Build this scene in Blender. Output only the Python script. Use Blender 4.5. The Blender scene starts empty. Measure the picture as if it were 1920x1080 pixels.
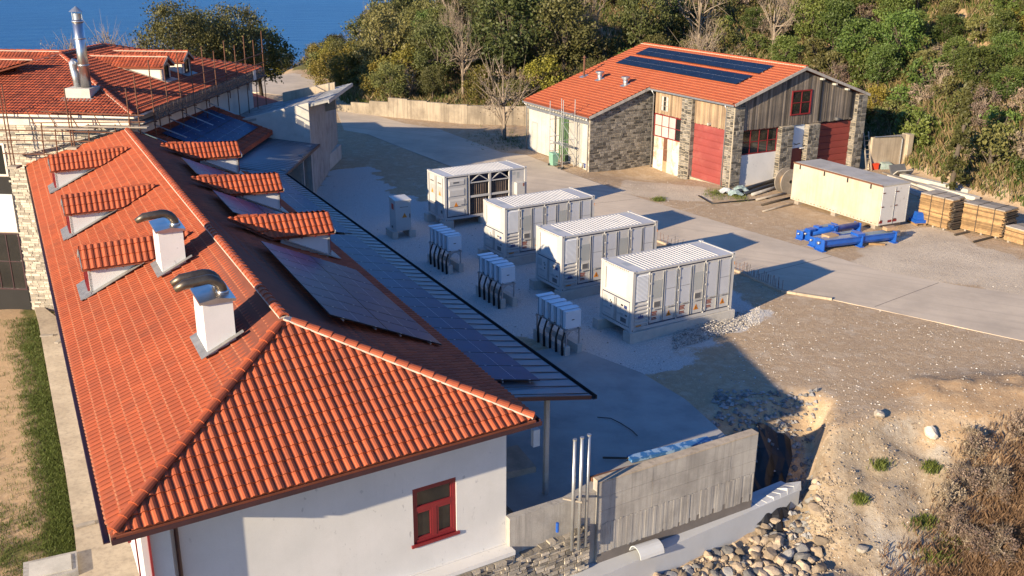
import bpy, bmesh, math, random
import numpy as np
from mathutils import Vector, Matrix
rnd = random.Random(7)
nr = np.random.RandomState(11)
SC = bpy.context.scene
COL = SC.collection
R = math.radians

# ---------------------------------------------------------------- camera, sky, sun, exposure
FPX, CH, PITCH, ROLL = 1853.84, 17.2274, 0.33569526, 0.0056794
_f = np.array([0, math.cos(PITCH), -math.sin(PITCH)]); _r0 = np.array([1., 0, 0]); _u0 = np.cross(_r0, _f)
_r = math.cos(ROLL)*_r0 + math.sin(ROLL)*_u0; _u = -math.sin(ROLL)*_r0 + math.cos(ROLL)*_u0
CAMP = np.array([0, 0, CH])
cam = bpy.data.cameras.new('camera'); camo = bpy.data.objects.new('camera', cam); COL.objects.link(camo)
camo.matrix_world = Matrix(((_r[0], _u[0], -_f[0], 0), (_r[1], _u[1], -_f[1], 0), (_r[2], _u[2], -_f[2], CH), (0, 0, 0, 1)))
cam.sensor_width = 36; cam.lens = FPX/1920*36; cam.clip_start = .5; cam.clip_end = 60000
SC.camera = camo

SUN_AZ, SUN_EL = 45.5, 17.65            # direction in which the light travels; height of the sun
sd = Vector((math.cos(R(SUN_AZ))*math.cos(R(SUN_EL)), math.sin(R(SUN_AZ))*math.cos(R(SUN_EL)), -math.sin(R(SUN_EL))))
sl = bpy.data.lights.new('sun', 'SUN'); sl.energy = 4.5; sl.angle = R(.5); sl.color = (1, .815, .56)
so = bpy.data.objects.new('sun', sl); COL.objects.link(so); so.rotation_euler = sd.to_track_quat('-Z', 'Y').to_euler(); so.location = (-40, -40, 60)
W = bpy.data.worlds.new('World'); SC.world = W; W.use_nodes = True
wn = W.node_tree.nodes; wl = W.node_tree.links
sky = wn.new('ShaderNodeTexSky'); sky.sky_type = 'NISHITA'; sky.sun_disc = False
sky.sun_elevation = R(SUN_EL); sky.sun_rotation = R(180+90-SUN_AZ); sky.air_density = 1.0; sky.dust_density = .2; sky.ozone_density = 3.5
tb = wn.new('ShaderNodeMix'); tb.data_type = 'RGBA'; tb.blend_type = 'MULTIPLY'; tb.inputs[0].default_value = 1.; tb.inputs[7].default_value = (.50, .83, 1.24, 1)
wl.new(sky.outputs[0], tb.inputs[6]); wl.new(tb.outputs[2], wn['Background'].inputs[0]); wn['Background'].inputs[1].default_value = .078
SC.view_settings.view_transform = 'Standard'; SC.view_settings.look = 'None'; SC.view_settings.gamma = 1
SC.view_settings.use_curve_mapping = False; SC.view_settings.exposure = 1.3

# ---------------------------------------------------------------- helpers
def ray(px, py): return _f + (px-960)/FPX*_r - (py-540)/FPX*_u
def at(px, py, z=0.):
    d = ray(px, py); return CAMP + (z-CH)/d[2]*d
def onp(px, py, pl):
    a, b, c = [np.asarray(q, float) for q in pl]; n = np.cross(b-a, c-a); d = ray(px, py); return CAMP + ((a-CAMP)@n)/(d@n)*d
def v3(*a): return np.array(a, float)
def nz(v): v = np.asarray(v, float); return v/np.linalg.norm(v)
Z = v3(0, 0, 1)
ORG = {}

class Fr:
    """a frame with origin o, horizontal axes ex, ey and z up"""
    def __init__(s, o, yaw=0., ex=None, ey=None):
        s.o = np.array([o[0], o[1], o[2] if len(o) > 2 else 0.], float)
        s.ex = v3(math.cos(R(yaw)), math.sin(R(yaw)), 0) if ex is None else nz(ex)
        s.ey = v3(-s.ex[1], s.ex[0], 0) if ey is None else nz(ey)
    def __call__(s, a, b, z=0.): return s.o + a*s.ex + b*s.ey + z*Z
ID = Fr((0, 0, 0))

class MB:
    def __init__(s): s.v = []; s.f = []; s.t = []
    def add(s, vs, fs, t=.5):
        k = len(s.v); s.v.extend([tuple(map(float, q)) for q in vs])
        for f in fs: s.f.append(tuple(i+k for i in f)); s.t.append(t)
        return s
    def poly(s, pts, t=.5): return s.add(pts, [tuple(range(len(pts)))], t)
    def hexa(s, p, t=.5):  # 8 points: bottom 4 ccw, top 4 ccw
        return s.add(p, [(3, 2, 1, 0), (4, 5, 6, 7), (0, 1, 5, 4), (1, 2, 6, 5), (2, 3, 7, 6), (3, 0, 4, 7)], t)
    def bx(s, fr, a0, a1, b0, b1, z0, z1, t=.5):
        if a0 > a1: a0, a1 = a1, a0
        if b0 > b1: b0, b1 = b1, b0
        return s.hexa([fr(a0, b0, z0), fr(a1, b0, z0), fr(a1, b1, z0), fr(a0, b1, z0), fr(a0, b0, z1), fr(a1, b0, z1), fr(a1, b1, z1), fr(a0, b1, z1)], t)
    def ext(s, pts, d, t=.5):  # polygon pts extruded by the vector d
        n = len(pts); pts = [np.asarray(p, float) for p in pts]; d = np.asarray(d, float)
        nn = sum((np.cross(pts[i]-pts[0], pts[(i+1) % n]-pts[0]) for i in range(n)), np.zeros(3))
        if nn@d > 0: pts = pts[::-1]
        fs = [tuple(range(n)), tuple(range(2*n-1, n-1, -1))] + [(i, i+n, (i+1) % n+n, (i+1) % n) for i in range(n)]
        return s.add(pts+[p+d for p in pts], fs, t)
    def tube(s, path, r, n=8, t=.5, cap=True):
        path = [np.asarray(p, float) for p in path]; m = len(path)
        rs = [r]*m if np.isscalar(r) else list(r)
        ref = None; vs = []
        for i in range(m):
            d = nz(path[min(i+1, m-1)]-path[max(i-1, 0)])
            if ref is None: ref = Z if abs(d[2]) < .9 else v3(1, 0, 0)
            a = nz(np.cross(d, ref)); b = np.cross(a, d); ref = b
            for k in range(n):
                w = 2*math.pi*k/n; vs.append(path[i]+rs[i]*(math.cos(w)*a+math.sin(w)*b))
        fs = [(i*n+k, i*n+(k+1) % n, (i+1)*n+(k+1) % n, (i+1)*n+k) for i in range(m-1) for k in range(n)]
        if cap: fs += [tuple(range(n-1, -1, -1)), tuple(range((m-1)*n, m*n))]
        return s.add(vs, fs, t)
    def beam(s, p, q, w, h, t=.5, up=Z):
        p = np.asarray(p, float); q = np.asarray(q, float); d = nz(q-p); a = np.cross(d, up)
        if np.linalg.norm(a) < 1e-4: a = np.cross(d, v3(1, 0, 0))
        a = nz(a)*w/2; b = nz(np.cross(a, d))*h/2
        return s.hexa([p-a-b, p+a-b, q+a-b, q-a-b, p-a+b, p+a+b, q+a+b, q-a+b], t)
    def mesh(s, name, mat, org=(0, 0, 0), smooth=False):
        me = bpy.data.meshes.new(name)
        v = np.array(s.v, float).reshape(-1, 3)-np.asarray(org, float)
        me.from_pydata(v.tolist(), [], s.f)
        for m in (mat if isinstance(mat, (list, tuple)) else [mat]): me.materials.append(MT[m] if isinstance(m, str) else m)
        a = me.attributes.new('tint', 'FLOAT', 'FACE'); a.data.foreach_set('value', np.array(s.t, np.float32))
        if smooth: me.polygons.foreach_set('use_smooth', [True]*len(me.polygons))
        return me
    def build(s, name, mat, parent=None, smooth=False, kind=None, label=None, fix=True):
        org = ORG.get(parent.name, (0, 0, 0)) if parent is not None else (0, 0, 0)
        me = s.mesh(name, mat, org, smooth)
        if fix:
            bm = bmesh.new(); bm.from_mesh(me); bmesh.ops.recalc_face_normals(bm, faces=bm.faces); bm.to_mesh(me); bm.free()
        return link(name, me, parent, kind, label)

def link(name, me, parent=None, kind=None, label=None, mw=None):
    o = bpy.data.objects.new(name, me); COL.objects.link(o)
    if parent is not None:
        o.parent = parent; ORG[o.name] = ORG.get(parent.name, (0, 0, 0))
    if mw is not None:
        m = Matrix(mw)
        if parent is not None: m = Matrix.Translation(-Vector(ORG[o.name])) @ m
        o.matrix_local = m
    if kind: o['kind'] = kind
    if label: o['label'] = label
    return o
def tag(o, label, cat, group=None):
    o['label'] = label; o['category'] = cat
    if group: o['group'] = group
    return o
def thing(name, label, cat, loc=(0, 0, 0), rotz=None, group=None):
    """an Empty at the thing's base; rotz None: its parts are given in world coordinates"""
    o = bpy.data.objects.new(name, None); COL.objects.link(o); o.location = tuple(map(float, loc)); o.empty_display_size = .3
    if rotz is None: ORG[o.name] = tuple(map(float, loc))
    else: o.rotation_euler = (0, 0, rotz); ORG[o.name] = (0, 0, 0)
    return tag(o, label, cat, group)
def single(mb, name, mat, label, cat, group=None, loc=None, smooth=False):
    """a thing that is one mesh, origin at its base"""
    v = np.array(mb.v); org = (v[:, 0].mean(), v[:, 1].mean(), v[:, 2].min()) if loc is None else loc
    me = mb.mesh(name, mat, org, smooth)
    bm = bmesh.new(); bm.from_mesh(me); bmesh.ops.recalc_face_normals(bm, faces=bm.faces); bm.to_mesh(me); bm.free()
    o = bpy.data.objects.new(name, me); COL.objects.link(o); o.location = org
    return tag(o, label, cat, group)
def struct(mb, name, mat, smooth=False, fix=True):
    return mb.build(name, mat, None, smooth, 'structure', fix=fix)
KIDS = {}
def kids(o):
    return [c for c in o.children]
def copy_tree(o, parent=None):
    c = o.copy(); COL.objects.link(c)
    if parent is not None: c.parent = parent
    ORG[c.name] = ORG.get(o.name, (0, 0, 0))
    for k in list(o.children): copy_tree(k, c)
    return c

# ---------------------------------------------------------------- materials
MT = {}
def nodes(name):
    m = bpy.data.materials.new(name); m.use_nodes = True; MT[name] = m
    return m, m.node_tree.nodes, m.node_tree.links, m.node_tree.nodes['Principled BSDF']
def noise(N, L, vec, scale, detail=5, rough=.6):
    n = N.new('ShaderNodeTexNoise'); n.inputs['Scale'].default_value = scale; n.inputs['Detail'].default_value = detail; n.inputs['Roughness'].default_value = rough
    if vec is not None: L.new(vec, n.inputs['Vector'])
    return n.outputs['Fac']
def ramp(N, L, fac, p0, p1, c0=(0, 0, 0, 1), c1=(1, 1, 1, 1)):
    r = N.new('ShaderNodeValToRGB'); e = r.color_ramp.elements
    e[0].position = p0; e[0].color = c0; e[1].position = p1; e[1].color = c1; L.new(fac, r.inputs[0]); return r.outputs[0]
def mix(N, L, fac, a, b, mode='MIX'):
    x = N.new('ShaderNodeMix'); x.data_type = 'RGBA'; x.blend_type = mode
    for i, q in ((0, fac), (6, a), (7, b)):
        if isinstance(q, (int, float)): x.inputs[i].default_value = q
        elif isinstance(q, (tuple, list)): x.inputs[i].default_value = tuple(q)+((1,) if len(q) == 3 else ())
        else: L.new(q, x.inputs[i])
    return x.outputs[2]
def math_(N, L, op, a, b=None):
    x = N.new('ShaderNodeMath'); x.operation = op
    for i, q in enumerate((a, b)):
        if q is None: continue
        if isinstance(q, (int, float)): x.inputs[i].default_value = q
        else: L.new(q, x.inputs[i])
    return x.outputs[0]
def stretch(N, L, vec, sc):
    m = N.new('ShaderNodeMapping'); m.inputs['Scale'].default_value = sc; L.new(vec, m.inputs[0]); return m.outputs[0]
def mat(name, col, col2=None, rough=.8, metal=0., scale=1.5, lo=.35, hi=.65, tint=0., bump=0., bscale=25., dirt=None, dscale=.7, dlo=.5, dhi=.75, streak=None, spec=.5, coat=0., fine=.12, spots=None, tracks=None):
    m, N, L, B = nodes(name)
    g = N.new('ShaderNodeNewGeometry'); P = g.outputs['Position']
    col2 = col2 or tuple(c*.78 for c in col)
    c = mix(N, L, ramp(N, L, noise(N, L, P, scale), lo, hi), col, col2)
    if fine:
        f = noise(N, L, P, 38., 4, .7); k = ramp(N, L, f, .2, .8, (1-fine*2, 1-fine*2, 1-fine*2, 1), (1+fine, 1+fine, 1+fine, 1)); c = mix(N, L, 1., c, k, 'MULTIPLY')
    if streak:   # vertical run-off marks
        s = noise(N, L, stretch(N, L, P, (2.2, 2.2, .12)), 2.4, 6, .65); c = mix(N, L, math_(N, L, 'MULTIPLY', ramp(N, L, s, .48, .72), streak[3]), c, streak[:3])
    if dirt:
        d = noise(N, L, P, dscale, 7, .65); c = mix(N, L, math_(N, L, 'MULTIPLY', ramp(N, L, d, dlo, dhi), dirt[3]), c, dirt[:3])
    if spots:    # sparse small stains
        s = noise(N, L, stretch(N, L, P, (1., 1., .55)), 7.5, 3, .5); s2 = noise(N, L, P, .6, 3, .5); c = mix(N, L, math_(N, L, 'MULTIPLY', math_(N, L, 'MULTIPLY', ramp(N, L, s, .66, .71), ramp(N, L, s2, .42, .56)), spots[3]), c, spots[:3])
    if tracks:   # faint wheel marks running along the road
        mp = N.new('ShaderNodeMapping'); mp.inputs['Rotation'].default_value = (0, 0, R(tracks[4])); mp.inputs['Scale'].default_value = (1, 1, 1); L.new(P, mp.inputs[0])
        s = noise(N, L, stretch(N, L, mp.outputs[0], (.035, 1.5, 1.)), 1.3, 5, .6); c = mix(N, L, math_(N, L, 'MULTIPLY', ramp(N, L, s, .50, .68), tracks[3]), c, tracks[:3])
    if tint:
        a = N.new('ShaderNodeAttribute'); a.attribute_name = 'tint'
        k = math_(N, L, 'ADD', math_(N, L, 'MULTIPLY', math_(N, L, 'SUBTRACT', a.outputs['Fac'], .5), 2*tint), 1.)
        x = N.new('ShaderNodeVectorMath'); x.operation = 'SCALE'; L.new(c, x.inputs[0]); L.new(k, x.inputs['Scale']); c = x.outputs[0]
    L.new(c, B.inputs['Base Color']); B.inputs['Roughness'].default_value = rough; B.inputs['Metallic'].default_value = metal
    B.inputs['Specular IOR Level'].default_value = spec; B.inputs['Coat Weight'].default_value = coat; B.inputs['Coat Roughness'].default_value = .06
    if bump:
        b = N.new('ShaderNodeBump'); b.inputs['Strength'].default_value = bump; b.inputs['Distance'].default_value = .03
        L.new(noise(N, L, P, bscale, 6, .65), b.inputs['Height']); L.new(b.outputs[0], B.inputs['Normal'])
    return m
mat('tile', (.400, .086, .027), (.335, .068, .022), rough=.72, scale=.8, tint=.20, bump=.15, bscale=60, dirt=(.20, .062, .030, .65), dscale=1.1, dlo=.50, dhi=.78)
mat('tile_old', (.36, .075, .027), (.27, .055, .023), rough=.78, scale=.8, tint=.35, bump=.15, bscale=60, dirt=(.16, .06, .035, .6), dscale=1.1)
mat('tile_hall', (.44, .098, .033), (.38, .080, .027), rough=.7, scale=.5, tint=.2, dirt=(.2, .07, .04, .45), dscale=.6, dlo=.6, dhi=.8)
mat('mortar', (.55, .46, .38), (.42, .33, .26), rough=.9, scale=4, bump=.4)
mat('deck', (.22, .06, .03), rough=.9)
mat('plaster', (.61, .60, .59), (.55, .545, .535), rough=.85, scale=.7, bump=.06, bscale=80, dirt=(.50, .49, .47, .55), dscale=1.1, dlo=.58, dhi=.78, fine=.04, streak=(.45, .44, .42, .12), spots=(.30, .30, .31, .6))
mat('plaster_warm', (.70, .62, .52), (.60, .53, .45), rough=.85, scale=.7, dirt=(.40, .36, .31, .5), fine=.05)
mat('gutter', (.060, .022, .026), (.035, .016, .022), rough=.4, scale=2)
mat('red_paint', (.215, .018, .024), (.17, .016, .021), rough=.4, scale=2, dirt=(.20, .02, .02, .4))
mat('glass_dark', (.010, .012, .013), (.02, .02, .02), rough=.05, scale=1, spec=.8, fine=0)
mat('dark_inside', (.018, .016, .015), rough=.9, scale=1)
mat('flashing', (.34, .33, .31), (.25, .24, .23), rough=.55, metal=.5, scale=4, bump=.3)
mat('chrome', (.62, .61, .60), (.50, .49, .48), rough=.34, metal=1., scale=2, dirt=(.32, .28, .24, .5), fine=.03)
mat('bronze_pipe', (.17, .135, .10), (.10, .08, .065), rough=.42, metal=.8, scale=3)
mat('concrete', (.40, .375, .34), (.31, .29, .265), rough=.9, scale=.8, bump=.25, bscale=20, dirt=(.20, .185, .17, .7), dscale=.8, streak=(.17, .155, .145, .75))
mat('concrete_wet', (.15, .13, .118), (.12, .105, .095), rough=.85, scale=1.5, bump=.2)
mat('concrete_pale', (.52, .49, .44), (.42, .40, .36), rough=.9, scale=.9, bump=.2, dirt=(.28, .26, .23, .55), dscale=1.2)
mat('concrete_old', (.34, .285, .215), (.25, .21, .16), rough=.92, scale=.5, bump=.3, dirt=(.13, .105, .08, .75), dscale=.5, dlo=.45, dhi=.7, streak=(.12, .10, .08, .75))
mat('concrete_tan', (.46, .38, .28), (.36, .29, .21), rough=.92, scale=.6, bump=.2, dirt=(.22, .18, .13, .6), dscale=.9, streak=(.17, .14, .11, .6))
mat('road', (.56, .465, .35), (.49, .405, .305), rough=.88, scale=.25, bump=.08, bscale=30, dirt=(.28, .235, .185, .55), dscale=.22, dlo=.45, dhi=.68, fine=.07, tracks=(.36, .30, .235, .55, 28))
mat('slab', (.36, .345, .32), (.28, .27, .25), rough=.85, scale=.5, bump=.1, dirt=(.22, .21, .20, .6), dscale=.5, fine=.06)
mat('mortar_hall', (.40, .345, .265), (.32, .275, .21), rough=.95, scale=5, bump=.3)
mat('stone_dark', (.175, .160, .138), (.11, .102, .09), rough=.9, scale=5, tint=.75, bump=.6, bscale=25)
mat('mortar_pale', (.56, .49, .38), (.46, .40, .31), rough=.95, scale=5, bump=.3)
mat('stone_pale', (.45, .395, .315), (.34, .30, .25), rough=.92, scale=4, tint=.5, bump=.6, bscale=25)
mat('stone_rough', (.38, .33, .265), (.26, .235, .20), rough=.92, scale=4, tint=.55, bump=.9, bscale=18)
mat('rock', (.36, .28, .195), (.26, .205, .15), rough=.95, scale=5, tint=.55, bump=.6, bscale=20)
mat('rock_grey', (.27, .26, .25), (.2, .195, .19), rough=.95, scale=5, tint=.5, bump=.6)
mat('gravel', (.47, .44, .40), (.36, .33, .29), rough=.95, scale=6, tint=.55)
mat('white_paint', (.47, .46, .44), (.42, .41, .395), rough=.38, scale=.8, dirt=(.45, .42, .38, .40), dscale=1.6, dlo=.58, dhi=.82, fine=.03, streak=(.50, .46, .40, .25))
mat('panel_grey', (.47, .48, .51), (.42, .43, .46), rough=.4, scale=1, fine=.03)
mat('tile_lip_lit', (.45, .165, .078), (.40, .11, .045), rough=.8, scale=9, lo=.4, hi=.6)
mat('white_louvre', (.62, .635, .66), (.55, .565, .59), rough=.45, scale=1, fine=.03)
mat('grey_panel', (.36, .37, .36), (.31, .32, .31), rough=.4, scale=1, fine=.03)
mat('grey_dark', (.12, .12, .125), rough=.6, scale=3)
mat('navy', (.020, .035, .095), (.016, .028, .075), rough=.45, scale=2)
mat('black', (.012, .012, .013), rough=.55, scale=3)
mat('orange', (.62, .22, .015), (.52, .18, .012), rough=.5, scale=3)
mat('label_red', (.26, .09, .06), (.19, .06, .045), rough=.55, scale=30, lo=.45, hi=.55)
mat('label_blue', (.03, .05, .18), rough=.5)
mat('rust', (.16, .065, .032), (.10, .045, .028), rough=.85, scale=6, bump=.2)
mat('galv', (.50, .51, .52), (.40, .41, .42), rough=.38, metal=.75, scale=3, fine=.06)
mat('radiator', (.17, .125, .10), (.12, .09, .075), rough=.55, scale=4, tint=.4)
mat('inverter', (.66, .70, .74), (.60, .64, .68), rough=.35, scale=1, fine=.03)
mat('teal_metal', (.20, .30, .36), (.15, .23, .28), rough=.4, metal=.4, scale=3)
mat('seam_metal', (.075, .08, .09), rough=.4, metal=.5)
mat('metal_roof', (.155, .18, .21), (.12, .14, .165), rough=.42, metal=.12, scale=.6, fine=.06, dirt=(.22, .20, .18, .4), dscale=1.4)
mat('slate_roof', (.33, .32, .30), (.24, .235, .225), rough=.8, scale=.8, tint=.3, bump=.2)
mat('cladding', (.20, .165, .13), (.12, .10, .085), rough=.92, scale=.6, tint=.5, streak=(.055, .05, .047, .95), bump=.2, bscale=30)
mat('cladding_tan', (.36, .255, .155), (.27, .185, .115), rough=.9, scale=.7, tint=.35, streak=(.16, .12, .09, .7), bump=.2)
mat('door_red', (.255, .052, .046), (.215, .043, .038), rough=.6, scale=.7, dirt=(.33, .11, .09, .6), dscale=.9, fine=.04)
mat('door_maroon', (.24, .045, .035), (.20, .036, .03), rough=.6, scale=.8)
mat('door_dark', (.055, .016, .022), rough=.6)
mat('sheet_white', (.50, .485, .445), (.42, .405, .37), rough=.55, scale=.7, dirt=(.34, .30, .24, .6), dscale=.9, streak=(.38, .33, .27, .5))
mat('board_stained', (.64, .60, .53), (.50, .45, .38), rough=.8, scale=1.2, dirt=(.33, .16, .09, .7), dscale=1.1, dlo=.52, dhi=.62)
mat('green_door', (.075, .135, .058), (.055, .10, .045), rough=.6, scale=1.)
mat('bin_green', (.19, .36, .27), (.16, .31, .24), rough=.5)
mat('truck_white', (.47, .425, .35), (.40, .36, .29), rough=.6, scale=.6, dirt=(.42, .31, .18, .6), dscale=.8, dlo=.48, dhi=.75, streak=(.40, .31, .2, .6))
mat('truck_roof', (.42, .40, .37), (.33, .315, .29), rough=.75, scale=.7, dirt=(.22, .20, .18, .6), dscale=1.)
mat('truck_rear', (.52, .51, .50), (.46, .45, .44), rough=.6, scale=.6, dirt=(.22, .17, .13, .7), dscale=2.4, dlo=.62, dhi=.72)
mat('blue_paint', (.012, .085, .40), (.010, .07, .33), rough=.35, scale=2, dirt=(.03, .10, .30, .4), fine=.03)
mat('timber', (.33, .205, .095), (.22, .135, .065), rough=.9, scale=3, tint=.5, bump=.3)
mat('timber_grey', (.33, .285, .235), (.24, .21, .175), rough=.92, scale=2, tint=.45, bump=.3)
mat('timber_dark', (.075, .055, .040), (.05, .04, .03), rough=.95, scale=4, tint=.6)
mat('card', (.42, .27, .155), rough=.9, scale=4)
mat('plastic_pipe', (.030, .034, .045), (.022, .025, .033), rough=.35, scale=3)
mat('membrane', (.48, .49, .50), (.43, .44, .45), rough=.7, scale=.7, fine=.03, dirt=(.42, .41, .39, .35))
mat('tarp', (.03, .12, .30), (.22, .34, .50), rough=.4, scale=3, lo=.5, hi=.55)
mat('poly_sheet', (.35, .42, .42), (.22, .30, .27), rough=.3, scale=5)
mat('red_plastic', (.60, .055, .02), rough=.5)
mat('bark', (.11, .085, .062), (.075, .06, .045), rough=.95, scale=4, bump=.5)
mat('bark_pale', (.30, .235, .175), (.22, .175, .13), rough=.95, scale=4, bump=.3)
mat('mesh_guard', (.21, .15, .11), (.15, .11, .085), rough=.8, scale=8)
_m = MT['mesh_guard']; _n, _l = _m.node_tree.nodes, _m.node_tree.links; _t = _n.new('ShaderNodeBsdfTransparent'); _x = _n.new('ShaderNodeMixShader'); _x.inputs[0].default_value = .45
_l.new(_n['Principled BSDF'].outputs[0], _x.inputs[1]); _l.new(_t.outputs[0], _x.inputs[2]); _l.new(_x.outputs[0], _n['Material Output'].inputs[0])

# solar glass: dark cells under a glossy coat
def solar(name, col):
    m, N, L, B = nodes(name); g = N.new('ShaderNodeNewGeometry')
    c = mix(N, L, ramp(N, L, noise(N, L, g.outputs['Position'], 1.2), .3, .7), col, tuple(q*.7 for q in col))
    L.new(c, B.inputs['Base Color']); B.inputs['Roughness'].default_value = .38; B.inputs['IOR'].default_value = 1.22; B.inputs['Specular IOR Level'].default_value = .5
solar('solar_glass', (.013, .050, .135)); solar('solar_glass_dark', (.010, .020, .048))  # the blue glass has reflected sky painted into its base colour
mat('solar_frame', (.05, .055, .065), rough=.35, metal=.6, scale=3)
mat('solar_line', (.42, .45, .50), rough=.4, scale=3)

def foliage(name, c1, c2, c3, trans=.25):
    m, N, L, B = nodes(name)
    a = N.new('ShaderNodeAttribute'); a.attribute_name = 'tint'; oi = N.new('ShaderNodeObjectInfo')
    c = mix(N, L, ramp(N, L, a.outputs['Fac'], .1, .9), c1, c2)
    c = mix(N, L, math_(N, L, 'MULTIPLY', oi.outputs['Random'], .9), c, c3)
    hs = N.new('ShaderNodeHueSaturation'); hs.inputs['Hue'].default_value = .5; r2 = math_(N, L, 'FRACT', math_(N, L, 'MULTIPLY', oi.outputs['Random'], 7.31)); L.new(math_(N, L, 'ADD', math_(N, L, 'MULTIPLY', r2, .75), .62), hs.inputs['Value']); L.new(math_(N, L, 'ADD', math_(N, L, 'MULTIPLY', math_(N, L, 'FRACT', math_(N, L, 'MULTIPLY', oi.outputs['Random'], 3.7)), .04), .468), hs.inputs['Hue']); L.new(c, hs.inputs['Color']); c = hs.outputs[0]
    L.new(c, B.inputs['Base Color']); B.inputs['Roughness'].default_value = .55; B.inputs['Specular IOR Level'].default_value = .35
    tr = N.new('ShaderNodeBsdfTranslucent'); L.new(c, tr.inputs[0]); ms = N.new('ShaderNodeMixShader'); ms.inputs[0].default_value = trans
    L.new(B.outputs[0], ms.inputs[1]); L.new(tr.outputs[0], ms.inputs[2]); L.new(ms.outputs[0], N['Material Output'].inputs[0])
foliage('leaf_dark', (.040, .058, .018), (.105, .125, .034), (.085, .080, .026))
foliage('leaf_olive', (.070, .080, .025), (.170, .170, .050), (.115, .118, .036))
foliage('leaf_yellow', (.11, .115, .02), (.26, .23, .035), (.17, .14, .025))
foliage('leaf_green', (.050, .088, .02), (.13, .18, .038), (.08, .115, .025))
foliage('twig', (.135, .105, .075), (.26, .205, .145), (.20, .15, .10), .1)
foliage('grass_dry', (.17, .115, .06), (.30, .215, .11), (.21, .165, .075), .2)
foliage('grass_green', (.045, .075, .014), (.12, .165, .030), (.10, .12, .03), .25)
# ================================================================ terrain
E1 = v3(-8.99, 19.12, 4.6); E2 = v3(.70, 25.05, 4.6); E3 = v3(-29.02, 58.12, 4.6); R1 = v3(-6.35, 25.77, 7.3)
UA = nz((E3-E1)*[1, 1, 0]); NA = v3(UA[1], -UA[0], 0); VA = nz(E2-E1)
WP = v3(8.6, 30.85, 0); WD = v3(math.cos(R(30.5)), math.sin(R(30.5)), 0); WN = v3(WD[1], -WD[0], 0)    # retaining wall line
_ph = nr.uniform(0, 6.28, (40,)); _an = nr.uniform(0, 6.28, (40,))
def fbm(x, y, sc, o=4, k=0):
    s = 0*x; a = 1.; f = 1./sc
    for i in range(o):
        for j in range(2):
            q = (i*2+j+k*3) % 40; s = s+a*np.sin((x*np.cos(_an[q])+y*np.sin(_an[q]))*f*6.28*(1+.13*j)+_ph[q]+1.7*np.sin((x*np.sin(_an[q])-y*np.cos(_an[q]))*f*4.1+_ph[q-1]))
        a *= .5; f *= 2.07
    return s/3.
def sst(t): t = np.clip(t, 0, 1); return t*t*(3-2*t)
HILL = [(-90, 175), (-50, 152), (-33, 141), (-26, 128), (-20, 113), (-15, 104.5), (-4, 100.2), (10, 99), (22, 96.5), (29, 90), (31.5, 80), (33.5, 70), (37, 60), (42, 48), (50, 20)]
def hill_d(x, y):
    best = np.full(np.shape(x), 1e9); sg = np.ones(np.shape(x))
    for (ax, ay), (bx_, by) in zip(HILL[:-1], HILL[1:]):
        dx, dy = bx_-ax, by-ay; t = np.clip(((x-ax)*dx+(y-ay)*dy)/(dx*dx+dy*dy), 0, 1)
        qx, qy = ax+t*dx-x, ay+t*dy-y; d = np.hypot(qx, qy); cr = dx*(y-ay)-dy*(x-ax)
        m = d < best; best = np.where(m, d, best); sg = np.where(m, np.sign(cr), sg)
    return best*sg
def H(x, y):
    x = np.asarray(x, float); y = np.asarray(y, float)
    z = -.008+.012*fbm(x, y, 6., 3)
    # hill behind the yard
    hd = hill_d(x, y); sl = .06+.40*sst((x+22)/36.); rise = np.where(hd > 0, sl*hd*sst(hd/7.)+.9*sst(hd/2.)*sst((x+24)/8.), 0)
    rise = rise*(1-.35*sst((hd-60)/60)); z = z+rise+sst(hd/8)*.5*fbm(x, y, 11., 4, 5)
    # towards the sea on the left
    z = z-sst((y-150-.4*(x+20))/60.)*sst((10-x)/50.)*60
    z = z-sst((-30-x-.0*y)/40.)*sst((y-62)/40.)*45
    # the ground dips a little in front of the hall
    z = z-.5*np.exp(-(((x-10.6)/4.)**2+((y-77.6)/3.2)**2))
    # retaining wall, pit, embankment, low side
    dx, dy = x-WP[0], y-WP[1]; s = dx*WD[0]+dy*WD[1]; dw = dx*WN[0]+dy*WN[1]
    slab = .22*sst((40.6-y)/12.)*sst((9.6-x)/2.2)
    low = -2.75-.10*np.clip(dw, 0, 12)+.10*fbm(x, y, 2.2, 3, 9)
    front = sst((dw+.75)/.5)                       # 1 in front of the wall line
    zl = (z+slab)*(1-front)+low*front              # where a wall holds the yard
    yc = 34.1+.16*(x-12.2)+.35*np.sin(x*.9); bank = np.where(y < yc, -(yc-y)*.66+(.20*fbm(x, y, 2.6, 4, 3)+.06*fbm(x, y, .9, 2, 8))*sst((yc-y)/1.5), 0)
    bank = np.maximum(bank, -6.5); pit = -2.5*sst((dw+4.2)/3.6)*np.ones_like(x)
    pit = np.where(dw > .4, np.minimum(pit, low), pit)+.14*fbm(x, y, 1.4, 3, 7)*sst((dw+4)/2)
    bank = bank+.35*np.exp(-((y-(37.+.10*(x-20)))/1.3)**2)*sst((x-15.5)/2.)*(1+.5*fbm(x, y, 1.8, 3, 2))   # spoil ridge on the right
    t = sst((s-(3.1-1.2*np.clip(dw, -2.2, 1.2))+.5)/1.1)
    zr = z+pit*(1-t)+bank*t
    k = sst((s-.05)/.5); near = y < 46
    z = np.where(near, zl*(1-k)+zr*k, z)
    # low ground left of the long house
    b = (x-E1[0])*NA[0]+(y-E1[1])*NA[1]
    lf = sst((4.5-b)/2.5)*sst((72-y)/6.)
    return z*(1-lf)+(-4.62+.03*fbm(x, y, 3., 3)-.12*np.clip(-b-2.2, 0, 30)*.5)*lf

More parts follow.
